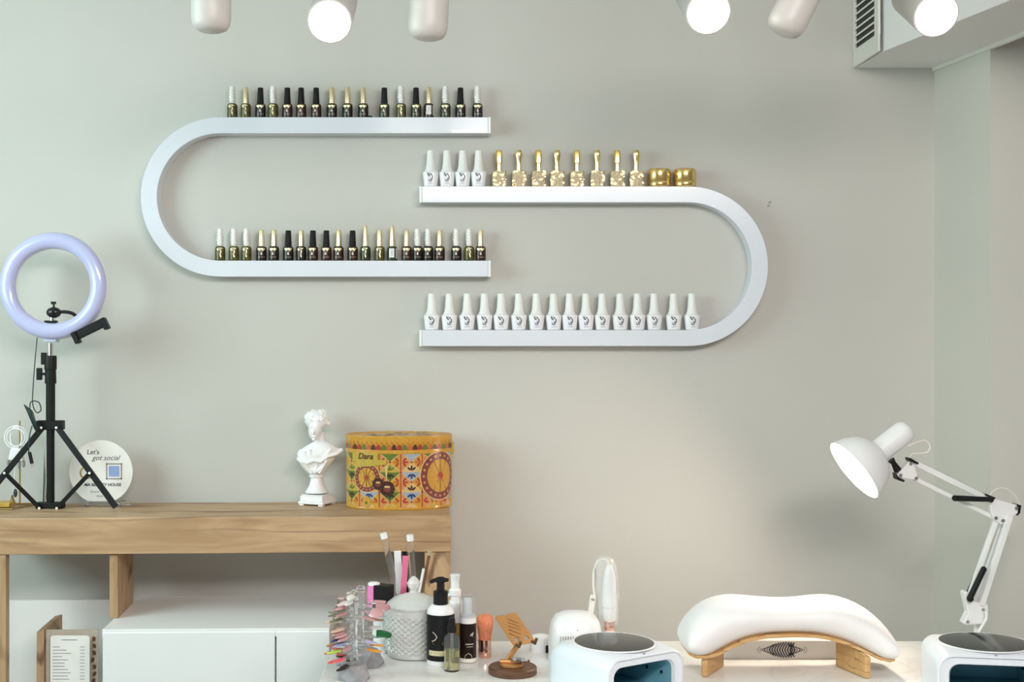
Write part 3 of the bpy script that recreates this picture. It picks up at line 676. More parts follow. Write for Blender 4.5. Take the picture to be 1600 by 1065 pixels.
# torso lofted from ellipses
pr = [(494, 742, 9, .010), (493, 737, 14, .014), (493, 728, 22, .020), (494, 718, 29, .025), (496, 709, 32, .027), (500, 701, 29, .025), (501, 694, 19, .018), (501, 689, 10, .012)]
v = []; n = 28
for px, py, hw, ry in pr:
    for k in range(n): a = 2*PI*k/n; v.append((bx(px+hw*math.cos(a)), .0+ry*math.sin(a), bz(py)))
m.add(v, [(i*n+k, i*n+(k+1) % n, (i+1)*n+(k+1) % n, (i+1)*n+k) for i in range(len(pr)-1) for k in range(n)]+[tuple(reversed(range(n))), tuple((len(pr)-1)*n+k for k in range(n))])
m.ell((bx(472), .0, bz(710)), (.0105, .017, .0125), 14, 10); m.ell((bx(521), .002, bz(704)), (.015, .017, .0105), 14, 10, Matrix.Rotation(.35, 4, 'Y'))
# drapery folds
for P, r in (([(466, 714), (472, 719), (482, 721), (492, 717), (503, 719), (514, 711), (526, 708), (536, 703)], .0042), ([(480, 722), (486, 731), (496, 735), (506, 728), (512, 718)], .0034),
             ([(474, 720), (480, 729), (489, 738)], .003), ([(512, 716), (507, 727), (500, 738)], .003), ([(486, 700), (488, 710), (494, 718)], .0028), ([(478, 702), (479, 711), (484, 719)], .0025),
             ([(519, 699), (513, 707), (506, 713)], .003), ([(498, 716), (497, 726), (493, 738)], .0028)):
    m.tube([(bx(px), -.0255*math.sqrt(max(.05, 1-((px-497)/40)**2))*(1 if py < 724 else .78), bz(py)) for px, py in P], r, 8)
m.add([(bx(520), -.012, bz(712)), (bx(537), -.006, bz(702)), (bx(534), .008, bz(707)), (bx(516), .010, bz(721)), (bx(522), -.012, bz(703)), (bx(535), -.004, bz(699)), (bx(530), .01, bz(700)), (bx(514), .01, bz(702))],
      [(0, 1, 5, 4), (1, 2, 6, 5), (2, 3, 7, 6), (3, 0, 4, 7), (4, 5, 6, 7), (3, 2, 1, 0)])
fo = obj('figure', m, 'plaster', bu, smooth=180)
rm = fo.modifiers.new('remesh', 'REMESH'); rm.mode = 'VOXEL'; rm.voxel_size = .0011; rm.use_smooth_shade = True
sm = fo.modifiers.new('smooth', 'SMOOTH'); sm.iterations = 3; sm.factor = .5
obj('pedestal', MB().lathe([(0, bz(769)), (.0245, bz(769)), (.0250, bz(767.5)), (.022, bz(765)), (.0165, bz(758)), (.0135, bz(750)), (.0130, bz(746)), (.0160, bz(744.5)), (.0165, bz(742.5)), (.0135, bz(741)), (0, bz(741))], 32, Matrix.Translation((bx(495), 0, 0))), 'plaster', bu)
pn = MB(); Rz = Matrix.Translation((bx(496), 0, 0)) @ Matrix.Rotation(math.radians(-24), 4, 'Z')
for z0, z1, hw in ((.003, .0085, .0300), (.0085, .0195, .0268), (.0195, .0222, .0250)): pn.box(-hw, hw, -hw, hw, z0, z1, Rz)
obj('plinth', pn, 'plaster', bu, .0012)
for k in range(4): obj('foot', MB().box(-.005, .005, -.005, .005, 0, .0032, Rz @ Matrix.Translation(((-.023, .023)[k % 2], (-.023, .023)[k//2], 0))), 'plaster', bu)

# ------------------------------------------------------------------ patterned tin
TD = .088; ta, tb = .1105, .070; tin = thing('patterned_tin', 'oval yellow tin printed with colourful folk tile pattern and cart wheels', 'tin', (W(623.5, 0, TD).x, -TD, ZC), math.radians(3))
TH = .152; LZ = TH-.036
def arc_table(a, b, n=400):
    t = [0.0]; px, py = 0, -b
    for k in range(1, n+1):
        th = PI/2*k/n; x, y = a*math.sin(th), -b*math.cos(th); t.append(t[-1]+math.hypot(x-px, y-py)); px, py = x, y
    return t
AT = arc_table(ta, tb)
def ontin(off):
    def f(u, v):
        s = abs(u); 
        if s >= AT[-1]: th = PI/2
        else:
            lo, hi = 0, len(AT)-1
            while hi-lo > 1:
                md = (lo+hi)//2
                if AT[md] <= s: lo = md
                else: hi = md
            th = PI/2*(lo+(s-AT[lo])/max(1e-9, AT[hi]-AT[lo]))/400
        th = th if u >= 0 else -th
        nx, ny = math.sin(th)/ta, -math.cos(th)/tb; l = math.hypot(nx, ny)
        return (ta*math.sin(th)+nx/l*off, -tb*math.cos(th)+ny/l*off, v)
    return f
obj('tin_body', MB().lathe([(0, 0), (.985, 0), (1.0, .0015), (1.006, .003), (1.0, .0045), (1.0, LZ+.004), (0, LZ+.004)], 96, None, ta, tb), 't_yellow', tin)
obj('lid', MB().lathe([(1.0, LZ), (1.012, LZ), (1.016, LZ+.002), (1.012, LZ+.004), (1.010, TH-.005), (1.016, TH-.003), (1.012, TH-.0005), (.985, TH), (.965, TH-.003), (.5, TH-.001), (0, TH-.0005)], 96, None, ta, tb), ['t_yellow'], tin)
tp = MB(); U = AT[-1]
def fillpoly(mb, P, fn, n=6):
    """polygon in u,v split into vertical strips so it follows the curve (convex polygons)"""
    us = [p[0] for p in P]; u0, u1 = min(us), max(us); k = max(1, int((u1-u0)/.004)+1)
    def span(u):
        vs_ = []
        for (a, b) in zip(P, P[1:]+P[:1]):
            if (a[0]-u)*(b[0]-u) <= 0 and abs(a[0]-b[0]) > 1e-9: t_ = (u-a[0])/(b[0]-a[0]); vs_.append(a[1]+t_*(b[1]-a[1]))
        return (min(vs_), max(vs_)) if vs_ else None
    for i in range(k):
        ua = u0+(u1-u0)*i/k+1e-7*(i == 0); ub = u0+(u1-u0)*(i+1)/k-1e-7*(i == k-1); A_, B_ = span(ua), span(ub)
        if A_ and B_: mb.flat([fn(ua, A_[0]), fn(ub, B_[0]), fn(ub, B_[1]), fn(ua, A_[1])])
TM = ['t_yellow', 't_cream', 't_orange', 't_red', 't_blue', 't_pale', 't_green', 't_dark', 't_brown', 't_maroon', 't_lime', 't_peach']
ix = {n: i for i, n in enumerate(TM)}
def leaf(c, cx, cy, l, wd, ang, lev): tp.mat(ix[c]); disc(tp, cx+math.cos(ang)*l*.55, cy+math.sin(ang)*l*.55, l*.45, wd, ontin(.0003+.00022*lev), 8, ang)
hx_, hy_ = .0222, .0205
f1, f2, f3 = ontin(.0003), ontin(.0007), ontin(.0009)
def clipz(P):
    """clip a convex polygon to the printed band of the tin"""
    for lim, sgn in ((.0060, 1), (LZ-.0008, -1)):
        out = []
        for a_, b_ in zip(P, P[1:]+P[:1]):
            ia, ib = (a_[1]-lim)*sgn >= 0, (b_[1]-lim)*sgn >= 0
            if ia: out.append(a_)
            if ia != ib: t_ = (lim-a_[1])/(b_[1]-a_[1]); out.append((a_[0]+t_*(b_[0]-a_[0]), lim))
        P = out
        if len(P) < 3: return []
    return P
def leafc(c, cx, cy, l, wd, ang, lev=1):
    if .008 < cy+math.sin(ang)*l < LZ-.003 and .008 < cy < LZ-.003 and abs(cx+math.cos(ang)*l) < U-.001: leaf(c, cx, cy, l, wd, ang, lev)
for i in range(-7, 8):
    for j in range(-1, 8):
        if (i+j) % 2: continue
        cx, cz = i*hx_+.003, .0165+(j-0)*hy_
        if abs(cx)+hx_ > U: continue
        kind = ('orange', 'blue', 'orange', 'green')[i % 4]
        if kind == 'orange': halves = (([(cx, cz-hy_), (cx, cz+hy_), (cx-hx_, cz)], 't_yellow'), ([(cx, cz-hy_), (cx+hx_, cz), (cx, cz+hy_)], 't_peach'))
        elif kind == 'blue': halves = (([(cx-hx_, cz), (cx+hx_, cz), (cx, cz+hy_)], 't_cream'), ([(cx-hx_, cz), (cx, cz-hy_), (cx+hx_, cz)], 't_pale'))
        else: halves = (([(cx-hx_, cz), (cx+hx_, cz), (cx, cz+hy_)], 't_lime'), ([(cx-hx_, cz), (cx, cz-hy_), (cx+hx_, cz)], 't_green'))
        for P, c in halves:
            P = clipz(P)
            if P: tp.mat(ix[c]); fillpoly(tp, P, f1)
        if kind == 'orange':
            for a in (-.85, 0, .85): leafc('t_red', cx+hx_*.14, cz, hx_*.56, hx_*.095, a); leafc('t_red' if a else 't_orange', cx-hx_*.14, cz, hx_*.56, hx_*.095, PI+a)
            P = clipz([(cx-.0010, cz-hy_), (cx+.0010, cz-hy_), (cx+.0010, cz+hy_), (cx-.0010, cz+hy_)])
            if P: tp.mat(ix['t_red']); fillpoly(tp, P, f2)
        else:
            ca, cb2 = ('t_dark', 't_blue') if kind == 'blue' else ('t_green', 't_dark')
            for a in (-.85, 0, .85): leafc(ca, cx, cz+hy_*.14, hy_*.56, hx_*.095, PI/2+a); leafc(cb2, cx, cz-hy_*.14, hy_*.56, hx_*.095, -PI/2+a)
        for (ea, eb) in (((cx-hx_, cz), (cx, cz+hy_)), ((cx-hx_, cz), (cx, cz-hy_))):
            Q_ = [(ea[0]*(1-q/6)+eb[0]*q/6, ea[1]*(1-q/6)+eb[1]*q/6) for q in range(7)]; Q_ = [p for p in Q_ if .006 < p[1] < LZ-.001]
            if len(Q_) > 1: tp.mat(ix['t_cream']); stroke(tp, Q_, .0016, f2)
        if .008 < cz < LZ-.003 and abs(cx-hx_) < U-.003: tp.mat(ix['t_red']); disc(tp, cx-hx_, cz, .0023, .0023, f3, 8)
def wheel(cx, cz, R, squash=1.0):
    f0, f1, f2, f3 = ontin(.0011), ontin(.0013), ontin(.0015), ontin(.0017)
    def ring(rad, c, fn): tp.mat(ix[c]); fillpoly(tp, [(cx+rad*squash*math.cos(2*PI*k/32), cz+rad*math.sin(2*PI*k/32)) for k in range(32)], fn)
    ring(R*1.06, 't_cream', f0); ring(R, 't_maroon', f1); ring(R*.70, 't_yellow', f2)
    tp.mat(ix['t_peach'])
    for k in range(20): a = 2*PI*k/20; disc(tp, cx+R*.85*squash*math.cos(a), cz+R*.85*math.sin(a), R*.06, R*.06, f2, 6)
    tp.mat(ix['t_brown'])
    for k in range(12): a = 2*PI*k/12; stroke(tp, [(cx+R*.12*squash*math.cos(a), cz+R*.12*math.sin(a)), (cx+R*.70*squash*math.cos(a), cz+R*.70*math.sin(a))], .0014, f3)
    tp.mat(ix['t_red']); disc(tp, cx, cz, R*.15, R*.15, ontin(.0019), 12)
def uof(px): # px on the front to arc length
    x = (px-623.5)*S(TD+.05); x = max(-ta*.999, min(ta*.999, x)); th = math.asin(abs(x)/ta); k = th/(PI/2)*400; i = int(k); r = AT[min(i, 399)]+(k-i)*(AT[min(i+1, 400)]-AT[min(i, 399)]); return r if x > 0 else -r
def vof(py): return EYE-(py-VY)*S(TD+.05)-ZC
wheel(uof(687), vof(743), .049, .92); wheel(uof(573), vof(745), .029)
tp.mat(ix['t_lime']); f5 = ontin(.0021)
fillpoly(tp, [(uof(551), vof(706)), (uof(590), vof(706)), (uof(590), vof(720)), (uof(551), vof(721))], ontin(.0012)); fillpoly(tp, [(uof(556), vof(721)), (uof(605), vof(716)), (uof(603), vof(724)), (uof(556), vof(730))], f5)
for (px, py, r) in ((591, 754, .0125), (605, 761, .0155)):
    tp.mat(ix['t_brown']); disc(tp, uof(px), vof(py), r, r, ontin(.0024), 16)
    tp.mat(ix['t_dark']); 
    for k in range(9): a = 2*PI*k/9; disc(tp, uof(px)+r*.7*math.cos(a), vof(py)+r*.7*math.sin(a), r*.2, r*.2, ontin(.0027), 6)
    tp.mat(ix['t_maroon']); disc(tp, uof(px), vof(py), r*.5, r*.5, ontin(.0027), 10); tp.mat(ix['t_cream']); fillpoly(tp, [(uof(px)-r*.35, vof(py)+r*.1), (uof(px)+r*.35, vof(py)+r*.1), (uof(px)+r*.35, vof(py)+r*.35), (uof(px)-r*.35, vof(py)+r*.35)], ontin(.003))
tp.mat(ix['t_lime']); disc(tp, uof(573), vof(782), .0092, .0118, ontin(.0020), 16); tp.mat(ix['t_yellow']); disc(tp, uof(573), vof(782), .0075, .0100, ontin(.0023), 16); tp.mat(ix['t_green']); disc(tp, uof(573), vof(784), .0028, .0038, ontin(.0026), 8)
fillpoly(tp.mat(ix['t_cream']), [(uof(601), vof(726)), (uof(606), vof(726)), (uof(605), vof(755)), (uof(602), vof(755))], ontin(.0018))
obj('tile_print', tp, TM, tin, smooth=0)
lp = MB(); tp = lp; f = ontin(.0024)
nb = 26
for k in range(-nb//2, nb//2+1):
    u = k*2*U/nb*.97; z = LZ+.010; tp.mat(ix[['t_red', 't_green', 't_orange', 't_brown'][k % 4]])
    P = [(u+.0052*math.cos(PI*q/8), z-.002+.0110*math.sin(PI*q/8)) for q in range(9)]
    if abs(u)+.0046 < U: tp.flat([f(*p) for p in P])
    tp.mat(ix['t_orange'])
    if abs(u+.0058) < U-.002: disc(tp, u+.0066, z+.0115, .0016, .0026, f, 6)
obj('lid_print', lp, TM, tin, smooth=0)
lt = MB(); rnd = random.Random(4)
for k in range(60):
    a = rnd.uniform(0, 2*PI); r = math.sqrt(rnd.random())*.9; lt.mat(ix[rnd.choice(['t_brown', 't_maroon', 't_peach', 't_cream', 't_maroon'])]); 
    disc(lt, ta*r*math.cos(a), tb*r*math.sin(a), rnd.uniform(.004, .012), rnd.uniform(.003, .006), lambda x, y: (x, y, TH+.0004+.00002*k), 8, rnd.uniform(0, 3))
obj('lid_top_print', lt, TM, tin, smooth=0)
me = text_mesh('Dara', .017, 't_brown', .25, .0003)
for vtx in me.vertices: vtx.co = Vector(ontin(.0026)(uof(571)+vtx.co.x, vof(712)+vtx.co.y))
obj('lettering', me, None, tin)
obj('hinge_catch', MB().box(-.006, .006, -.004, .003, LZ-.006, LZ+.018, Matrix.Translation((ta*.985, -.012, 0))), 't_lime', tin, .001)

# ------------------------------------------------------------------ table
TZ = .769; TB = .365
tbl = thing('work_table', 'white marbled manicure table standing in front of the wall', 'table', (.6, -.66, 0))
obj('table_top', MB().box(-.827, .80, -.30, .66-TB, TZ-.030, TZ), 'marble', tbl, .0015)
for x in (-.78, .75):
    for y in (-.26, .25): obj('leg', MB().box(x-.025, x+.025, y-.025, y+.025, 0, TZ-.0305), 'white_satin', tbl, .002)
def td(py, z=TZ): return D-F*(EYE-z)/(py-VY)       # depth of a table point seen at py
def X(px, d): return (px-VX)*S(d)

# nail tip display stands
def tip_mesh(colname):
    m = MB(); n = 8
    # clear stem and oval coloured nail, pointing along +x from 0 to .05
    for mi, P in ((0, [(.004, .0022), (.018, .0026), (.026, .0050)]), (1, [(.0262, .0052), (.032, .0058), (.040, .0055), (.046, .0042), (.050, .0018), (.0508, .0006)])):
        m.mat(mi); v = []
        for x, hw in P:
            for k in range(n):
                a = 2*PI*k/n; v.append((x, hw*math.cos(a), .0012*math.sin(a)+.0016*(1-(hw*math.cos(a)/.006)**2)-.12*max(0, x-.03)))
        L_ = len(P); m.add(v, [(i*n+k, i*n+(k+1) % n, (i+1)*n+(k+1) % n, (i+1)*n+k) for i in range(L_-1) for k in range(n)]+[tuple(reversed(range(n))), tuple((L_-1)*n+k for k in range(n))])
    return mesh('nail_tip', m, ['clear_thin', colname], 50)
for n, c in dict(n_white=(.78, .74, .72), n_pinkwhite=(.78, .62, .62), n_mauve=(.52, .27, .28), n_rose=(.62, .34, .36), n_olive=(.18, .20, .12), n_peach=(.72, .48, .36), n_navy=(.05, .06, .16), n_blue=(.30, .36, .62), n_redbrown=(.45, .13, .09),
                 n_lime=(.50, .72, .10), n_red=(.80, .08, .06), n_pinkred=(.82, .12, .16), n_black=(.02, .012, .012), n_brown=(.28, .12, .08), n_green=(.01, .12, .035), n_orange=(.75, .32, .03), n_lilac=(.45, .40, .62)).items(): mat(n, c, .25, var=.03, coat=.4)
def faceted_base(w0, w1, h):
    m = MB(); n = 6; v = []
    for i, (r, z, tw) in enumerate(((w0, 0, 0), (w0*1.02, h*.35, PI/6), (w1, h, 0))):
        for k in range(n): a = 2*PI*k/n+tw+.25; v.append((r*math.cos(a), r*math.sin(a), z))
    fs = [tuple(reversed(range(n))), tuple(range(2*n, 3*n))]
    for i in range(2):
        for k in range(n): k2 = (k+1) % n; o = i*n; fs += [(o+k, o+k2, o+n+k), (o+k2, o+n+k2, o+n+k)] if i == 0 else [(o+k, o+k2, o+n+k2), (o+k, o+n+k2, o+n+k)]
    return m.add(v, fs)
def stand(label, px, d, wb_, rod_top, tips, R=.051):
    t = thing('nail_swatch_stand', label, 'swatch stand', (X(px, d), -d, TZ), 0, 'nail swatch stands'); s = S(d)
    obj('base', faceted_base(wb_, wb_*.72, .026), 'concrete', t, smooth=0)
    zt_ = EYE-(rod_top-VY)*s-TZ
    obj('rod', MB().lathe([(0, .0262), (.0065, .0262), (.0065, zt_), (.005, zt_+.001), (0, zt_+.001)], 16), 'acrylic', t)
    obj('finial', MB().lathe([(0, zt_+.0012), (.009, zt_+.0015), (.010, zt_+.006), (.007, zt_+.011), (0, zt_+.012)], 12), 'acrylic', t)
    for z in (.04, .07, .10):
        if z < zt_: obj('tip_ring', MB().lathe([(.0068, z), (.012, z), (.012, z+.003), (.0068, z+.003), (.0068, z)], 20, close=False), 'acrylic', t)
    for (tx, ty, c, front, dd) in tips:
        dx = (tx-px)*s; k = max(-1, min(1, dx/R)); sc = 1.0 if abs(dx) <= R else abs(dx)/R
        az = math.acos(k)*(-1 if front else 1); z = EYE-(ty-VY)*s-TZ+.003
        obj('nail_tip', cached('tip_'+c, lambda: tip_mesh(c)), None, t, loc=(0, 0, z), rot=(dd, 0, az)).scale = (sc, 1.15, 1.15) if dd < .45 else (sc, 2.0, 2.0)
    return t
tipsL = [(549, 929, 'n_white'), (541, 935.6, 'n_white'), (532, 939, 'n_pinkwhite'), (525, 943, 'n_rose'), (522, 948.5, 'n_mauve'), (521, 953, 'n_mauve'), (515.5, 958, 'n_olive'), (511, 963, 'n_olive'), (509, 970, 'n_peach'), (509, 977, 'n_peach'),
         (522, 986, 'n_mauve'), (523, 991, 'n_rose'), (520, 996, 'n_navy'), (520, 1000, 'n_blue'), (513, 1005, 'n_redbrown'), (508, 1013, 'n_lime'), (508, 1019, 'n_red'), (509.5, 1025, 'n_pinkred'), (515, 1030, 'n_red'), (522.5, 1034.5, 'n_black'), (530, 1039, 'n_black'), (540, 1042.5, 'n_black'),
         (528, 989, 'n_rose'), (532, 1003, 'n_lilac'), (541, 1008, 'n_mauve')]
tipsF = [(a, b, c, i % 2 == 0, 0.0) for i, (a, b, c) in enumerate(tipsL)]
for i in range(0, 21):
    p, q = tipsL[i], tipsL[i+1]; tipsF.append(((p[0]+q[0])/2+5+(i % 3)*3, (p[1]+q[1])/2, p[2], i % 2 == 1, 0.0))
tipsF += [(600, 969, 'n_brown', True, .0), (598, 1016, 'n_orange', True, 0), (601, 1010, 'n_orange', False, 0), (592, 1001, 'n_lilac', True, 0), (588, 964, 'n_mauve', True, 0)]
stand('grey faceted stand fanning coloured nail tips, nearest the table corner', 553, .635, .0275, 942, tipsF)
stand('grey faceted stand of nail tips behind the other, with long green tip', 563, .535, .0430, 925, [(615, 950, 'n_mauve', True, .5), (604, 956, 'n_rose', True, .5), (617, 993, 'n_green', True, .5), (606, 946, 'n_rose', False, .4), (604, 1000, 'n_blue', False, .3), (530, 955, 'n_pinkwhite', False, .2), (525, 1000, 'n_rose', False, .2), (540, 935, 'n_white', False, .2), (596, 988, 'n_white', False, .3)], .056)

# glass jar with diamond-cut body
jd = .470; jr = .0505; js = S(jd); jar = thing('crystal_jar', 'diamond-cut glass jar with pointed lid full of pale contents', 'jar', (X(646.5, jd), -jd, TZ))
def jz(py): return EYE-(py-VY)*S(jd)-TZ
hB = jz(947); m = MB(); n, rows = 96, 36; v = []; fs = []
for i in range(rows+1):
    z = .002+(hB-.002)*i/rows; t_ = i/rows
    r0 = jr*(.93+.07*math.sin(min(1, t_*2.2)*PI/2)) if t_ < .9 else jr*(1-(t_-.9)*.4)
    for k in range(n):
        st = 0
        if .10 < t_ < .88:
            a_, b_2 = (k/4+i/4), (k/4-i/4); st = (abs((a_ % 1)-.5)+abs((b_2 % 1)-.5)); st = (1-st)*.0065-.0025
        a = 2*PI*k/n; v.append(((r0+st)*math.cos(a), (r0+st)*math.sin(a), z))
for i in range(rows):
    for k in range(n): fs.append((i*n+k, i*n+(k+1) % n, (i+1)*n+(k+1) % n, (i+1)*n+k))
fs += [tuple(reversed(range(n)))]
m.add(v, fs); obj('jar_body', m, 'jar_glass', jar, smooth=12)
obj('contents', MB().lathe([(0, .006), (.043, .006), (.0462, .012), (.0462, hB*.84), (.040, hB*.93), (0, hB*.96)], 32), 'jar_fill', jar)
m = MB(); m.lathe([(.040, hB-.002), (.0495, hB), (.0505, hB+.004), (.047, hB+.009), (.036, hB+.017), (.018, hB+.023), (.008, hB+.025), (0, hB+.025)], 28)
obj('lid', m, 'jar_glass', jar, smooth=8)
zf = hB+.0252
obj('finial', MB().lathe([(0, zf), (.0085, zf), (.006, zf+.005), (.0105, zf+.010), (.0125, zf+.017), (.008, zf+.024), (.003, zf+.029), (0, zf+.030)], 8), 'jar_glass', jar, smooth=10)

# small box black / pink
bxx = thing('cosmetic_box', 'small black and pink box perched beside the nail tips', 'box', (X(596, .45), -.45, TZ)); bsz = S(.45)
z0, z1 = EYE-(946-VY)*bsz-TZ, EYE-(913-VY)*bsz-TZ
Rb = Matrix.Rotation(math.radians(-24), 4, 'Z')
obj('carton', MB().box(-.010, .019, -.012, .014, z0, z1, Rb), 'black', bxx, .0006)
obj('pink_panel', MB().box(-.0225, -.0105, -.012, .014, z0, z1-.002, Rb), 'pink_box', bxx, .0006)
obj('white_lid', MB().lathe([(0, z1-.0015), (.011, z1-.0015), (.011, z1+.002), (.008, z1+.004), (0, z1+.0045)], 16, Matrix.Translation((-.014, .004, 0))), 'white_plastic', bxx)

pot = thing('white_pot', 'tall white pot under the black and pink box', 'pot', (X(596, .45), -.45, TZ))
obj('pot', MB().lathe([(0, 0), (.013, 0), (.015, .002), (.015, z0-.016), (.0145, z0-.0155), (0, z0-.0155)], 24), 'white_plastic', pot)
obj('lid', MB().lathe([(0, z0-.0153), (.0155, z0-.0153), (.0155, z0-.002), (.0145, z0-.0004), (0, z0-.0004)], 24), 'white_plastic', pot)

# tool holder with tubes and files
hd = .392; hold = thing('tool_holder', 'clear tumbler holding tubes and nail files behind the glass jar', 'holder', (X(640, hd), -hd, TZ))
zh = EYE-(928-VY)*S(hd)-TZ
obj('tumbler', MB().lathe([(0, .001), (.0195, .001), (.0205, .004), (.0255, zh), (.0245, zh), (.0195, .006), (0, .005)], 32, close=False), 'clear_thin', hold)
obj('rim', MB().lathe([(.0244, zh), (.0258, zh), (.0258, zh+.0015), (.0244, zh+.0015), (.0244, zh)], 32, close=False), 'clear', hold)
def stick(name, label, cat, top, bot, r, m, cap=None, d0=None, d1=None, flat=False):
    d1 = hd if d1 is None else d1; d0 = hd if d0 is None else d0
    a = W(*bot, d0); b = W(*top, d1)
    a.z = max(a.z, TZ+.008)
    t = thing(name, label, cat, a); v = b-a
    if flat: obj('blade', MB().bar((0, 0, 0), v, r*2, .003), m, t, .0008)
    else:
        obj('tube', MB().tube([(0, 0, 0), v], r, 12), m, t)
    if cap: obj('cap', MB().tube([v-v.normalized()*.010, v+v.normalized()*.001], r*1.12, 12), cap, t)
    return t
stick('clear_tube', 'clear tube with white cap leaning left out of the tumbler', 'tube', (599, 833), (634, 985), .0060, 'clear_thin', 'white_plastic', hd, hd)
stick('clear_tube', 'clear tube with white cap leaning right, tallest in the tumbler', 'tube', (640.5, 836), (652, 985), .0060, 'clear_thin', 'white_plastic', .41, .42)
stick('nail_file', 'white nail file standing in the tumbler', 'nail file', (621, 860), (628, 985), .0065, 'white_plastic', None, .39, .39, True)
stick('nail_file', 'bright pink nail file standing in the tumbler', 'nail file', (634, 868), (626, 985), .0055, 'pink', None, .415, .425, True)
stick('nail_file', 'slim black file between the white and pink ones', 'nail file', (632, 861), (638, 985), .0040, 'black', None, .385, .38, True)
stick('wooden_stick', 'pale wooden cuticle stick behind the white nail file', 'stick', (624, 852), (632, 985), .0020, 'ply', None, .375, .37)
stick('nail_brush', 'thin brown brush leaning right against the tumbler rim', 'brush', (672, 859), (648, 985), .0032, 'brush_wood', 'gold_cap', .40, .40)
stick('nail_brush', 'thin white brush leaning beside the brown one', 'brush', (662, 888), (643, 985), .0026, 'white_plastic', None, .42, .43)

# bottles on the table
def bz_(py, d): return EYE-(py-VY)*S(d)-TZ
d = .535; pb = thing('pump_bottle', 'white pump bottle with black label and black pump head', 'bottle', (X(688.5, d), -d, TZ)); r = .0242
zs = bz_(944, d); z2 = bz_(953, d)
obj('bottle', MB().lathe([(0, 0), (r*.9, 0), (r, .003), (r, z2-.004), (r*.96, z2+.001), (r*.72, zs-.001), (r*.55, zs+.001), (0, zs+.001)], 32), 'white_plastic', pb)
obj('label', MB().lathe([(r+.0003, bz_(1028, d)), (r+.0003, bz_(957, d))], 40, close=False), 'black', pb)
lm = MB(); arcpatch(lm, r, -.95, .75, bz_(1019.5, d), bz_(1011.5, d), 10, .0006); obj('gold_band', lm, 'gold_label', pb, smooth=0)
lm = MB(); f = oncyl(r, .0007)
zz_ = bz_(990, d); stroke(lm, [(-.014, zz_+.008), (-.009, zz_+.004), (-.006, zz_), (-.009, zz_-.005), (-.015, zz_-.008)], .0012, f); stroke(lm, [(-.015, zz_-.009), (.004, zz_-.010)], .0007, f); stroke(lm, [(-.013, zz_-.0125), (.004, zz_-.0125)], .0006, f)
for k in range(4): stroke(lm, [(-.014+k*.005, bz_(1015.5, d)), (-.011+k*.005, bz_(1015.5, d))], .0016, oncyl(r, .0009))
obj('label_lettering', lm, 'pale_print', pb, smooth=0)
zc0 = zs+.0012; zc1_ = bz_(923, d); zn = bz_(908, d)
obj('collar', MB().lathe([(0, zc0), (.0128, zc0), (.0128, zc1_), (.0105, zc1_+.001), (0, zc1_+.001)], 24), 'black', pb)
pp = MB(); pp.lathe([(0, zc1_+.001), (.0072, zc1_+.001), (.0066, zn), (0, zn)], 16)
pp.tube(smoothpath([(.014, 0, zn+.002), (.004, 0, zn+.004), (-.008, -.001, zn+.003), (-.019, -.002, zn-.001)], 4), [.003]*4+[.0045]*4+[.0034]*4+[.0024], 10)
pp.ell((0, 0, zn+.0015), (.0135, .0085, .0035), 16, 8); obj('pump_head', pp, 'black', pb)

d = .578; db = thing('dropper_bottle', 'small clear bottle of yellow oil with black cap before the pump bottle', 'bottle', (X(706, d), -d, TZ)); r = .0136
z1 = bz_(994, d); z2 = bz_(988, d)
obj('bottle', MB().lathe([(0, 0), (r*.92, 0), (r, .002), (r, z1-.003), (r*.9, z1), (r*.48, z2-.001), (r*.48, z2+.001), (0, z2+.001)], 24), 'clear_thin', db)
obj('oil', MB().lathe([(0, .003), (r*.85, .003), (r*.88, .005), (r*.88, z1*.62), (0, z1*.62)], 24), 'liquid', db)
obj('pipette', MB().tube([(0, 0, .006), (0, 0, z2)], .0016, 8), 'clear', db)
obj('cap', MB().lathe([(0, z2+.0012), (.0080, z2+.0012), (.0080, z2+.012), (.0062, z2+.013), (.0056, z2+.024), (.003, z2+.026), (0, z2+.026)], 20), 'black', db)

d = .515; fb = thing('foam_bottle', 'dark brown foam pump bottle with white head under clear cap', 'bottle', (X(731, d), -d, TZ)); r = .0150
z1 = bz_(972, d)
obj('bottle', MB().lathe([(0, 0), (r*.92, 0), (r, .002), (r, .004), (r, z1-.003), (r*.95, z1), (0, z1)], 28), 'brown_bottle', fb)
obj('foot_ring', MB().lathe([(r+.0004, .001), (r+.0006, .004), (r+.0004, .008)], 28, close=False), 'cream_plastic', fb)
lm = MB(); f = oncyl(r, .0005); 
for k in range(5): stroke(lm, [(-.004+k*.003, bz_(1003, d)), (-.0018+k*.003, bz_(1003, d))], .0014, f); stroke(lm, [(-.002+k*.0024, bz_(1007, d)), (-.0005+k*.0024, bz_(1007, d))], .0009, f)
stroke(lm, [(.004, bz_(990, d)), (.008, bz_(986, d)), (.0075, bz_(991, d)), (.010, bz_(985, d))], .0012, f); stroke(lm, [(-.006, bz_(1026, d)), (-.004, bz_(1020, d)), (.001, bz_(1017, d)), (.006, bz_(1020, d)), (.008, bz_(1026, d))], .0007, f)
obj('label_lettering', lm, 'pale_print', fb, smooth=0)
zt_ = bz_(929, d)
obj('pump', MB().lathe([(0, z1+.0002), (.0146, z1+.0002), (.0146, z1+.010), (.0136, z1+.014), (.0090, z1+.017), (.0080, z1+.020), (.0080, zt_-.008), (.006, zt_-.005), (0, zt_-.005)], 24), 'white_plastic', fb)
obj('clear_cap', MB().lathe([(.0149, z1+.010), (.0146, zt_-.006), (.0125, zt_), (0, zt_+.0008), (0, zt_), (.0120, zt_-.0008), (.0138, zt_-.006), (.0141, z1+.010), (.0149, z1+.010)], 28, close=False), 'clear_thin', fb)

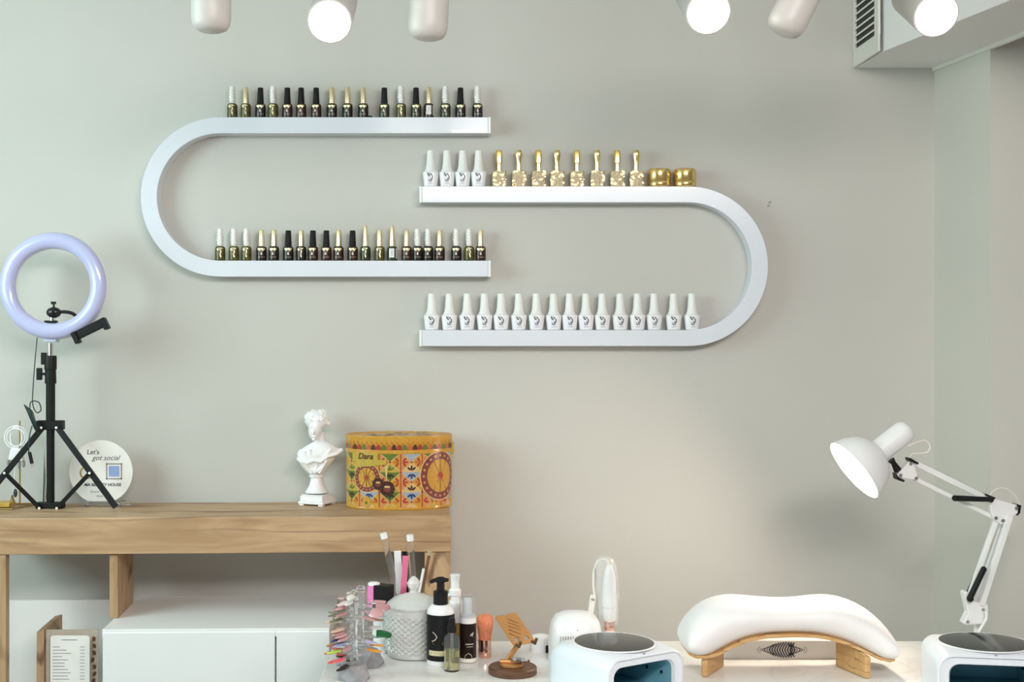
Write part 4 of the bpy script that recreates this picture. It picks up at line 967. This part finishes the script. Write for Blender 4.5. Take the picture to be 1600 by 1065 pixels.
d = .455; sbt = thing('spray_bottle', 'slim white spray bottle with ribbed cap behind the foam bottle', 'bottle', (X(711, d), -d, TZ)); r = .0122
z1 = bz_(940, d)
obj('bottle', MB().lathe([(0, 0), (r, 0), (r, z1-.036), (0, z1-.036)], 24), 'amber', sbt)
obj('collar', MB().lathe([(0, z1-.0358), (r*1.04, z1-.0358), (r*1.04, z1-.006), (r*.92, z1+.002), (r*.80, z1+.004), (0, z1+.004)], 24), 'white_plastic', sbt)
def zq(py): return bz_(py, d)
obj('ribbed_cap', MB().lathe([(0, z1+.0042), (.0085, z1+.0042), (.0085, zq(930)), (.0112, zq(929)), (.0112, zq(921)), (.0095, zq(919.5)), (.0080, zq(918.5)), (.0080, zq(913)), (.0078, zq(911)), (.0088, zq(900)), (.0092, zq(899.5)), (.0092, zq(897)), (0, zq(897))], 24), 'white_plastic', sbt)
obj('nozzle', MB().tube([(0, 0, z1+.013), (-.013, -.004, z1+.013)], .0028, 8), 'white_plastic', sbt)

d = .485; kb = thing('kabuki_brush', 'fluffy coral brush standing on its rose gold handle', 'brush', (X(757.5, d), -d, TZ))
zh_ = bz_(998, d); zt_ = bz_(959, d)
obj('handle', MB().lathe([(0, 0), (.0108, 0), (.0118, .0015), (.0122, zh_*.45), (.0112, zh_*.55), (.0124, zh_-.002), (.0124, zh_), (0, zh_)], 24), 'rose_gold', kb)
m = MB(); n = 40; v = []; H_ = zt_-zh_; pr = [(.0105, -.002), (.0118, .2*H_), (.0142, .5*H_), (.0152, .72*H_), (.0140, .88*H_), (.0095, .97*H_), (.004, H_), (.0005, H_)]; rnd = random.Random(8)
for r_, z in pr:
    for k in range(n): a = 2*PI*k/n; q = r_*(1+.035*math.sin(k*7+z*300)+rnd.uniform(-.02, .02)); v.append((q*math.cos(a), q*math.sin(a), zh_+z))
m.add(v, [(i*n+k, i*n+(k+1) % n, (i+1)*n+(k+1) % n, (i+1)*n+k) for i in range(len(pr)-1) for k in range(n)]); obj('bristles', m, 'coral', kb, smooth=60)

# ------------------------------------------------------------------ phone stand and watch
d = .595; ps = thing('phone_stand', 'copper phone stand with slotted plate on a round dark wood base', 'phone stand', (X(801, d), -d, TZ)); o3 = ps.location.copy()
def PP(px, py, dd): return W(px, py, dd)-o3
obj('wood_base', MB().lathe([(0, 0), (.0405, 0), (.0415, .0015), (.0415, .0105), (.0400, .0125), (0, .0125)], 48), 'walnut', ps)
obj('pivot', MB().lathe([(0, .0127), (.019, .0127), (.020, .014), (.020, .017), (.018, .0185), (0, .0185)], 32, Matrix.Translation((-.002, .0, 0))), 'copper', ps)
a, b, c_, e = PP(775, 961, .560), PP(809, 958, .520), PP(833, 1001, .560), PP(801, 1011, .600)
ux = ((b-a)+(c_-e)).normalized(); vx = ((e-a)+(c_-b)); vx = (vx-ux*vx.dot(ux)).normalized(); nz = ux.cross(vx)
cen = (a+b+c_+e)/4; hw = ((b-a).length+(c_-e).length)/4; hh = ((e-a).length+(c_-b).length)/4
T = Matrix((( ux.x, nz.x, vx.x, cen.x), (ux.y, nz.y, vx.y, cen.y), (ux.z, nz.z, vx.z, cen.z), (0, 0, 0, 1)))
ply_ = [(x, z) for x, z in rrect(2*hw, 2*hh, .005, 4)]
plate_o = obj('slotted_plate', MB().prism(ply_, -.0012, .0012), 'copper', None, smooth=0)
cut = MB()
for k in range(5):
    a0 = Vector((-hw*.62+k*.0045-.004, 0, -hh*.05+.006-k*.0072+.002)); b0_ = a0+Vector((.024-.003*abs(k-2), 0, .013)); t_ = (b0_-a0).normalized(); nn_ = Vector((-t_.z, 0, t_.x))*.0011
    cut.prism([((a0+nn_).x, (a0+nn_).z), ((b0_+nn_).x, (b0_+nn_).z), ((b0_-nn_).x, (b0_-nn_).z), ((a0-nn_).x, (a0-nn_).z)], -.01, .01)
for xx in (-.5, .42): cut.prism([(hw*xx+x, hh*.66+z) for x, z in rrect(.013, .0085, .004, 4)], -.01, .01)
cut.prism([(x, -hh+z) for x, z in rrect(.012, .005, .002, 3)], -.01, .01)
co = obj('cutter', cut, 'copper'); boolcut(plate_o, co); plate_o.parent = ps; plate_o.matrix_local = T
for sx_ in (-.75, .75):
    p0 = T @ Vector((hw*sx_, 0, hh-.002)); p1 = p0+Vector((.004, -.014, .000)); p2 = p1+Vector((.003, -.003, .009)); obj('lip', MB().tube([p0, p1, p2], .0028, 8), 'walnut', ps)
pa = T @ Vector((0, .003, hh*.7)); pbm = Vector((-.010, -.004, .022))
obj('arm', MB().bar(pa, pbm, .011, .004, (1, 0, .4)), 'copper', ps, .0008); obj('hinge', MB().tube([pbm+Vector((-.012, 0, -.001)), pbm+Vector((.010, 0, -.001))], .0042, 12), 'copper', ps)
wt = thing('watch', 'small round silver watch lying on the phone stand base', 'watch', ps.location+Vector((.010, -.010, .0187)), 0)
Tw = Matrix.Rotation(-.2, 4, 'X') @ Matrix.Rotation(.1, 4, 'Y'); Tw = Matrix.Translation((0, 0, .0035)) @ Tw
obj('case', MB().lathe([(0, 0), (.013, 0), (.0152, .002), (.0152, .005), (.0138, .0065), (.0128, .006), (0, .006)], 32, Tw), 'chrome', wt)
obj('dial', MB().lathe([(0, .0062), (.0126, .0062), (.0126, .0066), (0, .0068)], 32, Tw), 'black_gloss', wt)
obj('crown', MB().tube([Tw @ Vector((.015, 0, .0035)), Tw @ Vector((.0185, 0, .0035))], .002, 10), 'rose_gold', wt)

# small white vented box and drill machine
d = .44; vb = thing('vented_adapter', 'small white ribbed adapter with black clip beside the drill machine', 'adapter', (X(845, d), -d, TZ))
obj('housing', MB().lathe([(0, 0), (.019, 0), (.019, .022), (.017, .028), (.008, .031), (0, .0312)], 24, None, 1, .7), 'white_plastic', vb)
for k in range(9): a = -PI/2-.9+k*.225; obj('rib', MB().box(-.0008, .0008, -.0008, .0008, .010, .024, Matrix.Translation((.0195*math.cos(a), .0195*.7*math.sin(a), 0))), 'white_satin', vb)
obj('clip', MB().box(.008, .018, -.017, -.008, .0, .013), 'black', vb, .001)
d = .50; dm = thing('nail_drill_machine', 'rounded white nail drill machine with vent slots beside the curing lamp', 'nail drill', (X(899, d), -d, TZ)); 
m = MB(); n = 32; v = []
hM = bz_(955, d)
pr = [(1.0, 0), (1.0, hM*.40), (.97, hM*.60), (.90, hM*.78), (.76, hM*.91), (.5, hM*.985), (.2, hM)]
for q, z in pr:
    for k in range(n):
        a = 2*PI*k/n; c, s2 = math.cos(a), math.sin(a); g = (abs(c)**3+abs(s2)**3)**(-1/3); v.append((.0475*q*c*g, .045*q*s2*g, z))
m.add(v, [(i*n+k, i*n+(k+1) % n, (i+1)*n+(k+1) % n, (i+1)*n+k) for i in range(len(pr)-1) for k in range(n)]+[tuple(reversed(range(n))), tuple((len(pr)-1)*n+k for k in range(n))])
obj('housing', m, 'white_plastic', dm, smooth=50)
for k in range(14): obj('vent_slot', MB().box(-.0008, .0008, -.001, .0004, hM*.44, hM*.60, Matrix.Translation((-.030+k*.0045, -.0447, 0))), 'print_grey', dm)
obj('button', MB().ell((0.0, -.041, hM*.72), (.002, .002, .002), 10, 6), 'chrome', dm)
# handpiece
d = .47; hp = thing('drill_handpiece', 'white drill handpiece upright in a clear plastic sleeve', 'handpiece', (X(946, d), -d, TZ)); o4 = hp.location.copy()
def HH(px, py, dd=.47): return W(px, py, dd)-o4
obj('holder', MB().lathe([(0, 0), (.016, 0), (.016, HH(0, 990).z-.004), (.010, HH(0, 990).z), (0, HH(0, 990).z)], 20), 'white_plastic', hp)
zz_ = lambda py: HH(0, py).z
obj('barrel', MB().lathe([(0, zz_(990)), (.0085, zz_(990)), (.009, zz_(970)), (.0125, zz_(966)), (.0135, zz_(945)), (.0125, zz_(922)), (.0115, zz_(905)), (.0085, zz_(890)), (.0045, zz_(882)), (0, zz_(880))], 24, Matrix.Translation((HH(952, 0).x, 0, 0))), 'white_plastic', hp)
obj('chuck', MB().lathe([(.0088, zz_(984)), (.0095, zz_(983)), (.0095, zz_(970)), (.0088, zz_(969)), (.0088, zz_(984))], 20, Matrix.Translation((HH(952, 0).x, 0, 0)), close=False), 'rose_gold', hp)
obj('joint_ring', MB().lathe([(.0136, zz_(948.5)), (.0140, zz_(948)), (.0140, zz_(947)), (.0136, zz_(946.5))], 24, Matrix.Translation((HH(952, 0).x, 0, 0)), close=False), 'label_silver', hp)
obj('cord', MB().tube(smoothpath([HH(952, 884), HH(949, 876), HH(942, 873.5), HH(934, 877), HH(928.5, 890), HH(927, 910), HH(929, 930)], 6), .0022, 8), 'cream_plastic', hp)
obj('cord_plug', MB().bar(HH(927, 929), HH(922.5, 960), .0105, .008), 'cream_plastic', hp, .0012)
obj('plug_mark', MB().bar(HH(926.5, 935, .475), HH(926, 937.5, .475), .006, .002), 'print_grey', hp)
m = MB(); n = 26; v = []; rnd = random.Random(12); pr = [(975, 950, .017), (950, 950, .0185), (925, 949, .0195), (905, 948, .019), (885, 946, .018), (873, 944, .0135), (868, 943, .005)]
for py, px, r_ in pr:
    for k in range(n): a = 2*PI*k/n; q = r_*(1.05+.12*math.sin(k*3.1+py*.13)+rnd.uniform(-.12, .12)); v.append((HH(px, 0).x+q*math.cos(a), q*math.sin(a)*.8, HH(0, py).z+rnd.uniform(-.001, .001)))
m.add(v, [(i*n+k, i*n+(k+1) % n, (i+1)*n+(k+1) % n, (i+1)*n+k) for i in range(len(pr)-1) for k in range(n)])
sl_ = obj('plastic_sleeve', m, 'film', hp, smooth=25)
so = sl_.modifiers.new('thickness', 'SOLIDIFY'); so.thickness = .0003

# ------------------------------------------------------------------ curing lamps
def curing_lamp(label, px, d, yaw, W_, L_, H_):
    t = thing('curing_lamp', label, 'curing lamp', (X(px, d), -d, TZ), yaw, 'white curing lamps')
    def arch(w, h, r1, z0, n=7):
        P = [(-w/2, z0)]
        for k in range(n+1): a = PI-PI/2*k/n; P.append((-w/2+r1+r1*math.cos(a), h-r1+r1*math.sin(a)))
        for k in range(n+1): a = PI/2-PI/2*k/n; P.append((w/2-r1+r1*math.cos(a), h-r1+r1*math.sin(a)))
        P.append((w/2, z0)); return P
    m = MB(); secs = []
    # outer skin front to back
    for y, sw, sh in ((-L_/2+.004, .955, .90), (-L_/2, .97, .915), (-L_/2+.0015, .985, .935), (-L_/2+.012, 1.0, .96), (-L_/4, 1.02, .99), (0, 1.03, 1.0), (L_/4, 1.01, .985), (L_/2-.02, .95, .94), (L_/2-.005, .88, .84), (L_/2, .80, .74)):
        secs.append([(x, y, z) for x, z in arch(W_*sw, H_*sh, .022, 0)])
    inner = [[(x, y, z) for x, z in arch(W_*wi, H_*hi, .016, .012)] for y, wi, hi in ((-L_/2+.004, .80, .775), (-L_/2+.010, .77, .75), (L_/2-.03, .74, .70))]
    N = len(secs[0])
    def loft(A_, B_): m.add(A_+B_, [(i, i+1, N+i+1, N+i) for i in range(N-1)])
    for A_, B_ in zip(secs[:-1], secs[1:]): loft(A_, B_)
    m.add(secs[-1], [tuple(range(N))]); loft(inner[0], secs[0]); loft(inner[0], inner[1])
    m.add([secs[0][0], inner[0][0], (inner[0][0][0], inner[0][0][1], 0)], [(0, 1, 2)])
    m.add([(-W_*.40, -L_/2+.003, 0), (W_*.40, -L_/2+.003, 0), (W_*.40, -L_/2+.003, .012), (-W_*.40, -L_/2+.003, .012)], [(0, 1, 2, 3)])
    obj('shell', m, 'white_plastic_blue', t, smooth=40)
    m = MB(); 
    m.add(inner[1]+inner[2], [(i, i+1, N+i+1, N+i) for i in range(N-1)]); m.add(inner[2], [tuple(range(N))])
    m.mat(1).add([inner[1][0], inner[1][-1], inner[2][-1], inner[2][0]], [(0, 1, 2, 3)])
    ob = obj('lined_cavity', m, ['teal', 'teal_dark'], t, smooth=40)
    led = mesh('diode', MB().ell((0, 0, 0), (.003, .003, .0015), 8, 5), 'black_gloss')
    for i in range(3):
        for j in range(3): obj('diode', led, None, t, loc=(-W_*.22+i*W_*.22, -L_/2+.035+j*.035, H_*.735))
    for j in range(3): obj('diode', led, None, t, loc=(W_*.365, -L_/2+.03+j*.035, H_*.45), rot=(0, PI/2, 0)); obj('diode', led, None, t, loc=(-W_*.365, -L_/2+.03+j*.035, H_*.45), rot=(0, PI/2, 0))
    obj('top_panel', MB().lathe([(1.0, H_*.955), (1.02, H_*.985), (1.0, H_*1.005), (.8, H_*1.022), (.4, H_*1.035), (0, H_*1.038)], 40, Matrix.Translation((0, -.004, 0)), W_*.395, L_*.40), 'black_gloss', t)
    obj('rim', MB().lathe([(1.02, H_*.97), (1.06, H_*.99), (1.04, H_*1.004), (1.0, H_*1.004)], 40, Matrix.Translation((0, -.004, 0)), W_*.395, L_*.40, close=False), 'white_plastic', t)
    obj('sensor', MB().ell((0, -L_/2+.006, H_*.945), (.003, .002, .0015), 8, 5), 'print_grey', t)
    return t
curing_lamp('white curing lamp turned to the right, in front of the drill machine', 957, .715, math.radians(33), .158, .165, .083)
curing_lamp('white curing lamp at the right edge under the desk lamp', 1537, .715, math.radians(-9), .176, .165, .083)

# ------------------------------------------------------------------ arm rest
d = .575; ar = thing('arm_rest', 'white padded manicure arm rest arching on two wooden legs', 'arm rest', (X(1230, d), -d, TZ)); aS = S(d)
def ax(px): return (px-1230)*aS
def az_(py): return EYE-(py-VY)*aS-TZ
def af_(py): return EYE-(py-VY)*S(d+.055)-TZ
top = [(1065, 998), (1066, 988), (1069, 977), (1077, 962), (1092, 946), (1112, 935), (1136, 929.5), (1160, 931), (1190, 934.5), (1230, 936.5), (1262, 933), (1285, 930), (1310, 931.5), (1340, 942), (1362, 957), (1378, 974), (1387, 988), (1390.5, 997), (1392, 1004)]
bot = [(1065, 1008), (1066, 1017), (1070, 1023), (1080, 1027), (1097, 1027), (1115, 1022), (1136, 1010), (1160, 1000), (1190, 994.5), (1230, 993), (1262, 994), (1285, 998), (1310, 1005), (1340, 1019), (1360, 1029), (1376, 1033), (1386, 1032), (1390, 1028), (1392, 1020)]
m = MB(); n = 28; v = []; dep = .066
NS = len(top)
for i, ((xt, yt), (xb_, yb)) in enumerate(zip(top, bot)):
    zc = (az_(yt)+af_(yb))/2; hz_ = (az_(yt)-af_(yb))/2*1.07; zc -= hz_*.055; e_ = abs(i-NS//2)/(NS//2); q = min(i, NS-1-i); dy = dep*(.90+.10*e_)*(.62, .80, .92, .98, 1, 1, 1, 1, 1, 1)[q]*(.95 if i == 9 else 1)
    for k in range(n):
        a = 2*PI*k/n; c, s2 = math.cos(a), math.sin(a); p_ = 3.4 if s2 < 0 else 2.4; g = (abs(c)**p_+abs(s2)**p_)**(-1/p_)
        und = 1-.24*max(0, -s2*g+.25)**1.5 if 4 < i < 14 else 1-.05*max(0, -s2*g)**2
        v.append((ax(xt)*(.5+.5*s2)+ax(xb_)*(.5-.5*s2), dy*c*g*und, zc+hz_*s2*g))
m.add(v, [(i*n+k, i*n+(k+1) % n, (i+1)*n+(k+1) % n, (i+1)*n+k) for i in range(NS-1) for k in range(n)]+[tuple(reversed(range(n))), tuple((NS-1)*n+k for k in range(n))])
cu = obj('cushion', m, 'cushion', ar, smooth=180); ss = cu.modifiers.new('subdivision', 'SUBSURF'); ss.levels = 1; ss.render_levels = 1
m = MB(); v = []
BB = bot[2:-2]; LB = len(BB)
for i, (px, py) in enumerate(BB):
    e_ = abs(i-LB//2)/(LB//2); dy = dep*(.74-.12*e_**6); z = af_(py)+.0012
    for y, zz2 in ((-dy, z), (dy, z), (dy, z-.0052), (-dy, z-.0052)): v.append((ax(px), y, zz2))
m.add(v, [(i*4+k, i*4+(k+1) % 4, i*4+4+(k+1) % 4, i*4+4+k) for i in range(LB-1) for k in range(4)]+[(3, 2, 1, 0), tuple((LB-1)*4+k for k in range(4))])
obj('curved_board', m, 'ply', ar, .0008, 40)
def boardz(x):
    for (p, q) in zip(BB[:-1], BB[1:]):
        x0, x1 = ax(p[0]), ax(q[0])
        if x0 <= x <= x1: k = (x-x0)/(x1-x0); return af_(p[1])*(1-k)+af_(q[1])*k-.0050
    return af_(1030)-.005
for fp, bp in (((1100, .622), (1127, .548)), ((1357, .632), (1309, .548))):
    A0 = Vector((X(fp[0], fp[1])-ar.location.x, d-fp[1], 0)); B0 = Vector((X(bp[0], bp[1])-ar.location.x, d-bp[1], 0)); t_ = (B0-A0).normalized(); nn_ = Vector((-t_.y, t_.x, 0))*.0055
    v = []
    for p in (A0, B0):
        for sgn in (-1, 1):
            q = p+nn_*sgn; v += [(q.x, q.y, 0), (q.x, q.y, boardz(q.x))]
    obj('leg', MB().add(v, [(0, 1, 3, 2), (4, 6, 7, 5), (0, 4, 5, 1), (2, 3, 7, 6), (0, 2, 6, 4), (1, 5, 7, 3)]), 'ply', ar, .003)

# patterned box behind the arm rest
d = .50; tbx = thing('patterned_box', 'low white box with black leaf print behind the arm rest', 'box', (X(1222, d), -d, TZ)); s5 = S(d); hbx = 29*s5
obj('box', MB().box(-91*s5, 91*s5, 0, .06, 0, hbx), 'white_satin', tbx, .001)
m = MB(); f = lambda u, v: (u, -.0004, v)
for k in range(-8, 9):
    h_ = hbx*.40*math.cos(k/9*PI/2)**.8; u = k*.0046; sg = -1 if k < 0 else 1
    for q in (-1, 1): stroke(m, [(u, hbx*.5), (u+.0032*(1 if k < 4 else -1), hbx*.5+q*h_*.55), (u+.0075*(1 if k < 4 else -1), hbx*.5+q*h_)], .0013 if abs(k) > 5 else .0026, f)
for e in (-1, 1):
    for r_ in (.004, .008): stroke(m, [(e*(.036+r_*math.cos(a)), hbx*.5+r_*.8*math.sin(a)) for a in (-1.2, -.6, 0, .6, 1.2)], .0007, f)
obj('leaf_print', m, 'print_dark', tbx, smooth=0)

# ------------------------------------------------------------------ desk lamp
LD = .43; dl = thing('desk_lamp', 'white articulated desk lamp with lit bell shade', 'desk lamp', (X(1530, LD), -LD, TZ)); o5 = dl.location.copy()
def LL(px, py, dd=LD): return W(px, py, dd)-o5
ls = S(LD)
obj('clamp_base', MB().lathe([(0, 0), (.030, 0), (.031, .002), (.031, .008), (.026, .012), (.010, .016), (0, .0165)], 28, Matrix.Translation((LL(1530, 0).x, .02, 0))), 'white_satin', dl)
obj('base_post', MB().tube([(LL(1533, 0).x, .02, .012), (LL(1533, 0).x, .02, LL(0, 962).z), (LL(1533, 0).x, .005, LL(0, 955).z)], .0055, 12), 'white_satin', dl)
# base bracket
def plate_px(P, t, off=0): return MB().prism([(LL(px, 0).x, LL(0, py).z) for px, py in P], off-t/2, off+t/2)
obj('base_bracket', plate_px([(1503, 925), (1508, 922), (1512, 930), (1512, 936), (1540, 942), (1541, 958), (1533, 972), (1507, 974), (1502, 972), (1510, 955)], .022), 'white_satin', dl, .0012)
# lower arm rods
obj('lower_rod', MB().bar(LL(1556, 813), LL(1512, 938), .0085, .0085), 'white_satin', dl, .001)
obj('lower_rod', MB().bar(LL(1578, 805, .44), LL(1533, 945, .44), .0105, .0095), 'white_satin', dl, .001)
obj('lower_rod', MB().bar(LL(1568, 813, .415), LL(1524, 942, .415), .0060, .008), 'white_satin', dl, .001)
# spring covers
obj('spring_cover', MB().tube([LL(1537, 889, .45), LL(1515, 935, .45)], [.0052, .0052], 12).ell(LL(1537, 889, .45), (.0055, .006, .0055), 10, 8).ell(LL(1516, 935, .45), (.0062, .006, .0062), 10, 8), 'black', dl)
obj('spring_cover', MB().tube([LL(1529, 886, .415), LL(1512, 926, .415)], .0030, 10), 'black', dl)
# elbow plate
obj('elbow_plate', plate_px([(1543, 783), (1552, 778), (1588, 788), (1591, 794), (1589, 799), (1568, 815), (1562, 818), (1550, 811), (1546, 800)], .018), 'white_satin', dl, .0012)
obj('elbow_cap', plate_px([(1585, 786), (1592, 788), (1590, 800), (1586, 804), (1587, 797)], .021), 'black', dl)
obj('elbow_cap', plate_px([(1537, 770), (1552, 776), (1550, 779), (1537, 772.5)], .021), 'black', dl)
# upper arm rods
obj('upper_rod', MB().bar(LL(1427, 722), LL(1552, 783), .0100, .0090), 'white_satin', dl, .001)
obj('upper_rod', MB().bar(LL(1428, 747, .425), LL(1552, 808, .425), .0075, .0080), 'white_satin', dl, .001)
obj('spring_cover', MB().tube([LL(1493, 778, .45), LL(1547, 780, .45)], [.0054, .0046], 12).ell(LL(1492, 778, .45), (.0056, .006, .0056), 10, 8).ell(LL(1548, 780, .45), (.0056, .006, .0056), 10, 8), 'black', dl)
# head bracket
obj('head_bracket', plate_px([(1399, 741), (1403, 736), (1418, 720), (1424, 720), (1431, 741), (1429, 749), (1402, 745)], .018), 'white_satin', dl, .0012)
obj('bracket_cap', plate_px([(1417, 715), (1420, 714.5), (1433, 722), (1431, 724), (1418, 719)], .021), 'black', dl)
obj('bracket_cap', plate_px([(1397, 738), (1400, 744), (1411, 749), (1409, 752), (1399, 748)], .021), 'black', dl)
obj('swivel_knob', MB().tube([LL(1392, 718), LL(1396, 723), LL(1403, 735)], [.0070, .0045, .0075], 12), 'black', dl)
for px, py in ((1404, 741), (1420, 723), (1428, 746), (1552, 807.5), (1563, 811.5), (1584, 792), (1532, 950), (1508, 969)):
    p = LL(px, py); obj('bolt', MB().tube([(p.x, -.0125, p.z), (p.x, -.0085, p.z)], .0031, 10), 'steel', dl)
# shade: axis from socket end to mouth, turned a little to the viewer
ax0 = LL(1421, 668); mouth = LL(1331, 733.5); 
axis = (mouth-ax0); axis.y = -.012; 
Ts = align(ax0, ax0+axis); Ln = axis.length
rs = .0215; rm = .0625
prof_o = [(0, 0), (.010, .0006), (.017, .004), (.0205, .010), (rs, .018), (rs, Ln*.55), (rs*1.12, Ln*.565), (.034, Ln*.60), (.046, Ln*.68), (.056, Ln*.82), (.0605, Ln*.93), (rm, Ln)]
prof_i = [(rm-.0012, Ln), (.0588, Ln*.93), (.0545, Ln*.82), (.0445, Ln*.69), (.0325, Ln*.595), (.018, Ln*.56), (0, Ln*.56)]
obj('shade', MB().lathe(prof_o+prof_i, 48, Ts, close=False), 'white_satin', dl, smooth=50)
obj('bulb', MB().lathe([(0, Ln*.58), (.012, Ln*.60), (.020, Ln*.70), (.0255, Ln*.80), (.024, Ln*.88), (.016, Ln*.945), (0, Ln*.965)], 24, Ts), 'bulb_glow', dl)
obj('cord', MB().tube(smoothpath([LL(1418, 697), LL(1434, 690), LL(1446, 688), LL(1453, 697), LL(1449, 706), LL(1436, 708), LL(1425, 709), LL(1421, 716)], 6), .0014, 8), 'cream_plastic', dl)
obj('cord', MB().tube(smoothpath([LL(1545, 775, .41), LL(1556, 764, .41), LL(1572, 763, .41), LL(1587, 775, .41), LL(1594, 790, .41)], 6), .0010, 6), 'cream_plastic', dl)
obj('cord', MB().tube(smoothpath([LL(1541, 955, .45), LL(1541, 966, .45), LL(1533, 980, .45), LL(1526, 992, .45)], 6), .0026, 8), 'white_satin', dl)

# ------------------------------------------------------------------ pieces of parts hang under their part
SUB = {('desk_lamp', 'bulb'): 'shade', ('patterned_tin', 'lid_print'): 'lid', ('patterned_tin', 'lid_top_print'): 'lid', ('patterned_tin', 'tile_print'): 'tin_body', ('patterned_tin', 'lettering'): 'tin_body', ('patterned_tin', 'hinge_catch'): 'lid',
       ('crystal_jar', 'finial'): 'lid', ('plaster_bust', 'foot'): 'plinth', ('round_sign', 'lettering'): 'disc', ('round_sign', 'print_frame'): 'disc', ('round_sign', 'blue_patch'): 'disc', ('round_sign', 'round_emblem'): 'disc',
       ('pump_bottle', 'gold_band'): 'label', ('pump_bottle', 'label_lettering'): 'label', ('foam_bottle', 'label_lettering'): 'bottle', ('foam_bottle', 'foot_ring'): 'bottle', ('curing_lamp', 'diode'): 'lined_cavity', ('curing_lamp', 'sensor'): 'shell', ('curing_lamp', 'rim'): 'top_panel',
       ('nail_drill_machine', 'vent_slot'): 'housing', ('nail_drill_machine', 'button'): 'housing', ('vented_adapter', 'rib'): 'housing', ('drill_handpiece', 'chuck'): 'barrel', ('drill_handpiece', 'joint_ring'): 'barrel', ('drill_handpiece', 'plug_mark'): 'cord_plug',
       ('ring_light', 'clamp_jaw'): 'phone_clamp', ('ring_light', 'clamp_screw'): 'ball_head', ('ring_light', 'wing_knob'): 'pole_clamp', ('ring_light', 'plug_tip'): 'plug', ('gel_polish_bottle', 'label_print'): 'bottle', ('white_polish_bottle', 'label_print'): 'bottle', ('gold_polish_bottle', 'foil_flakes'): 'bottle',
       ('price_list_card', 'printed_lines'): 'card', ('menu_holder', 'leaf_print'): 'backing_sheet', ('patterned_box', 'leaf_print'): 'box', ('watch', 'dial'): 'case', ('watch', 'crown'): 'case', ('tool_holder', 'rim'): 'tumbler', ('dropper_bottle', 'oil'): 'bottle', ('dropper_bottle', 'pipette'): 'cap'}
strip = lambda n: n.split('.')[0]
for root in [o for o in C.objects if o.parent is None and o.type == 'EMPTY']:
    kids = list(root.children); byname = {}
    for k in kids: byname.setdefault(strip(k.name), k)
    for k in kids:
        tgt = SUB.get((strip(root.name), strip(k.name)))
        if tgt and tgt in byname: k.parent = byname[tgt]
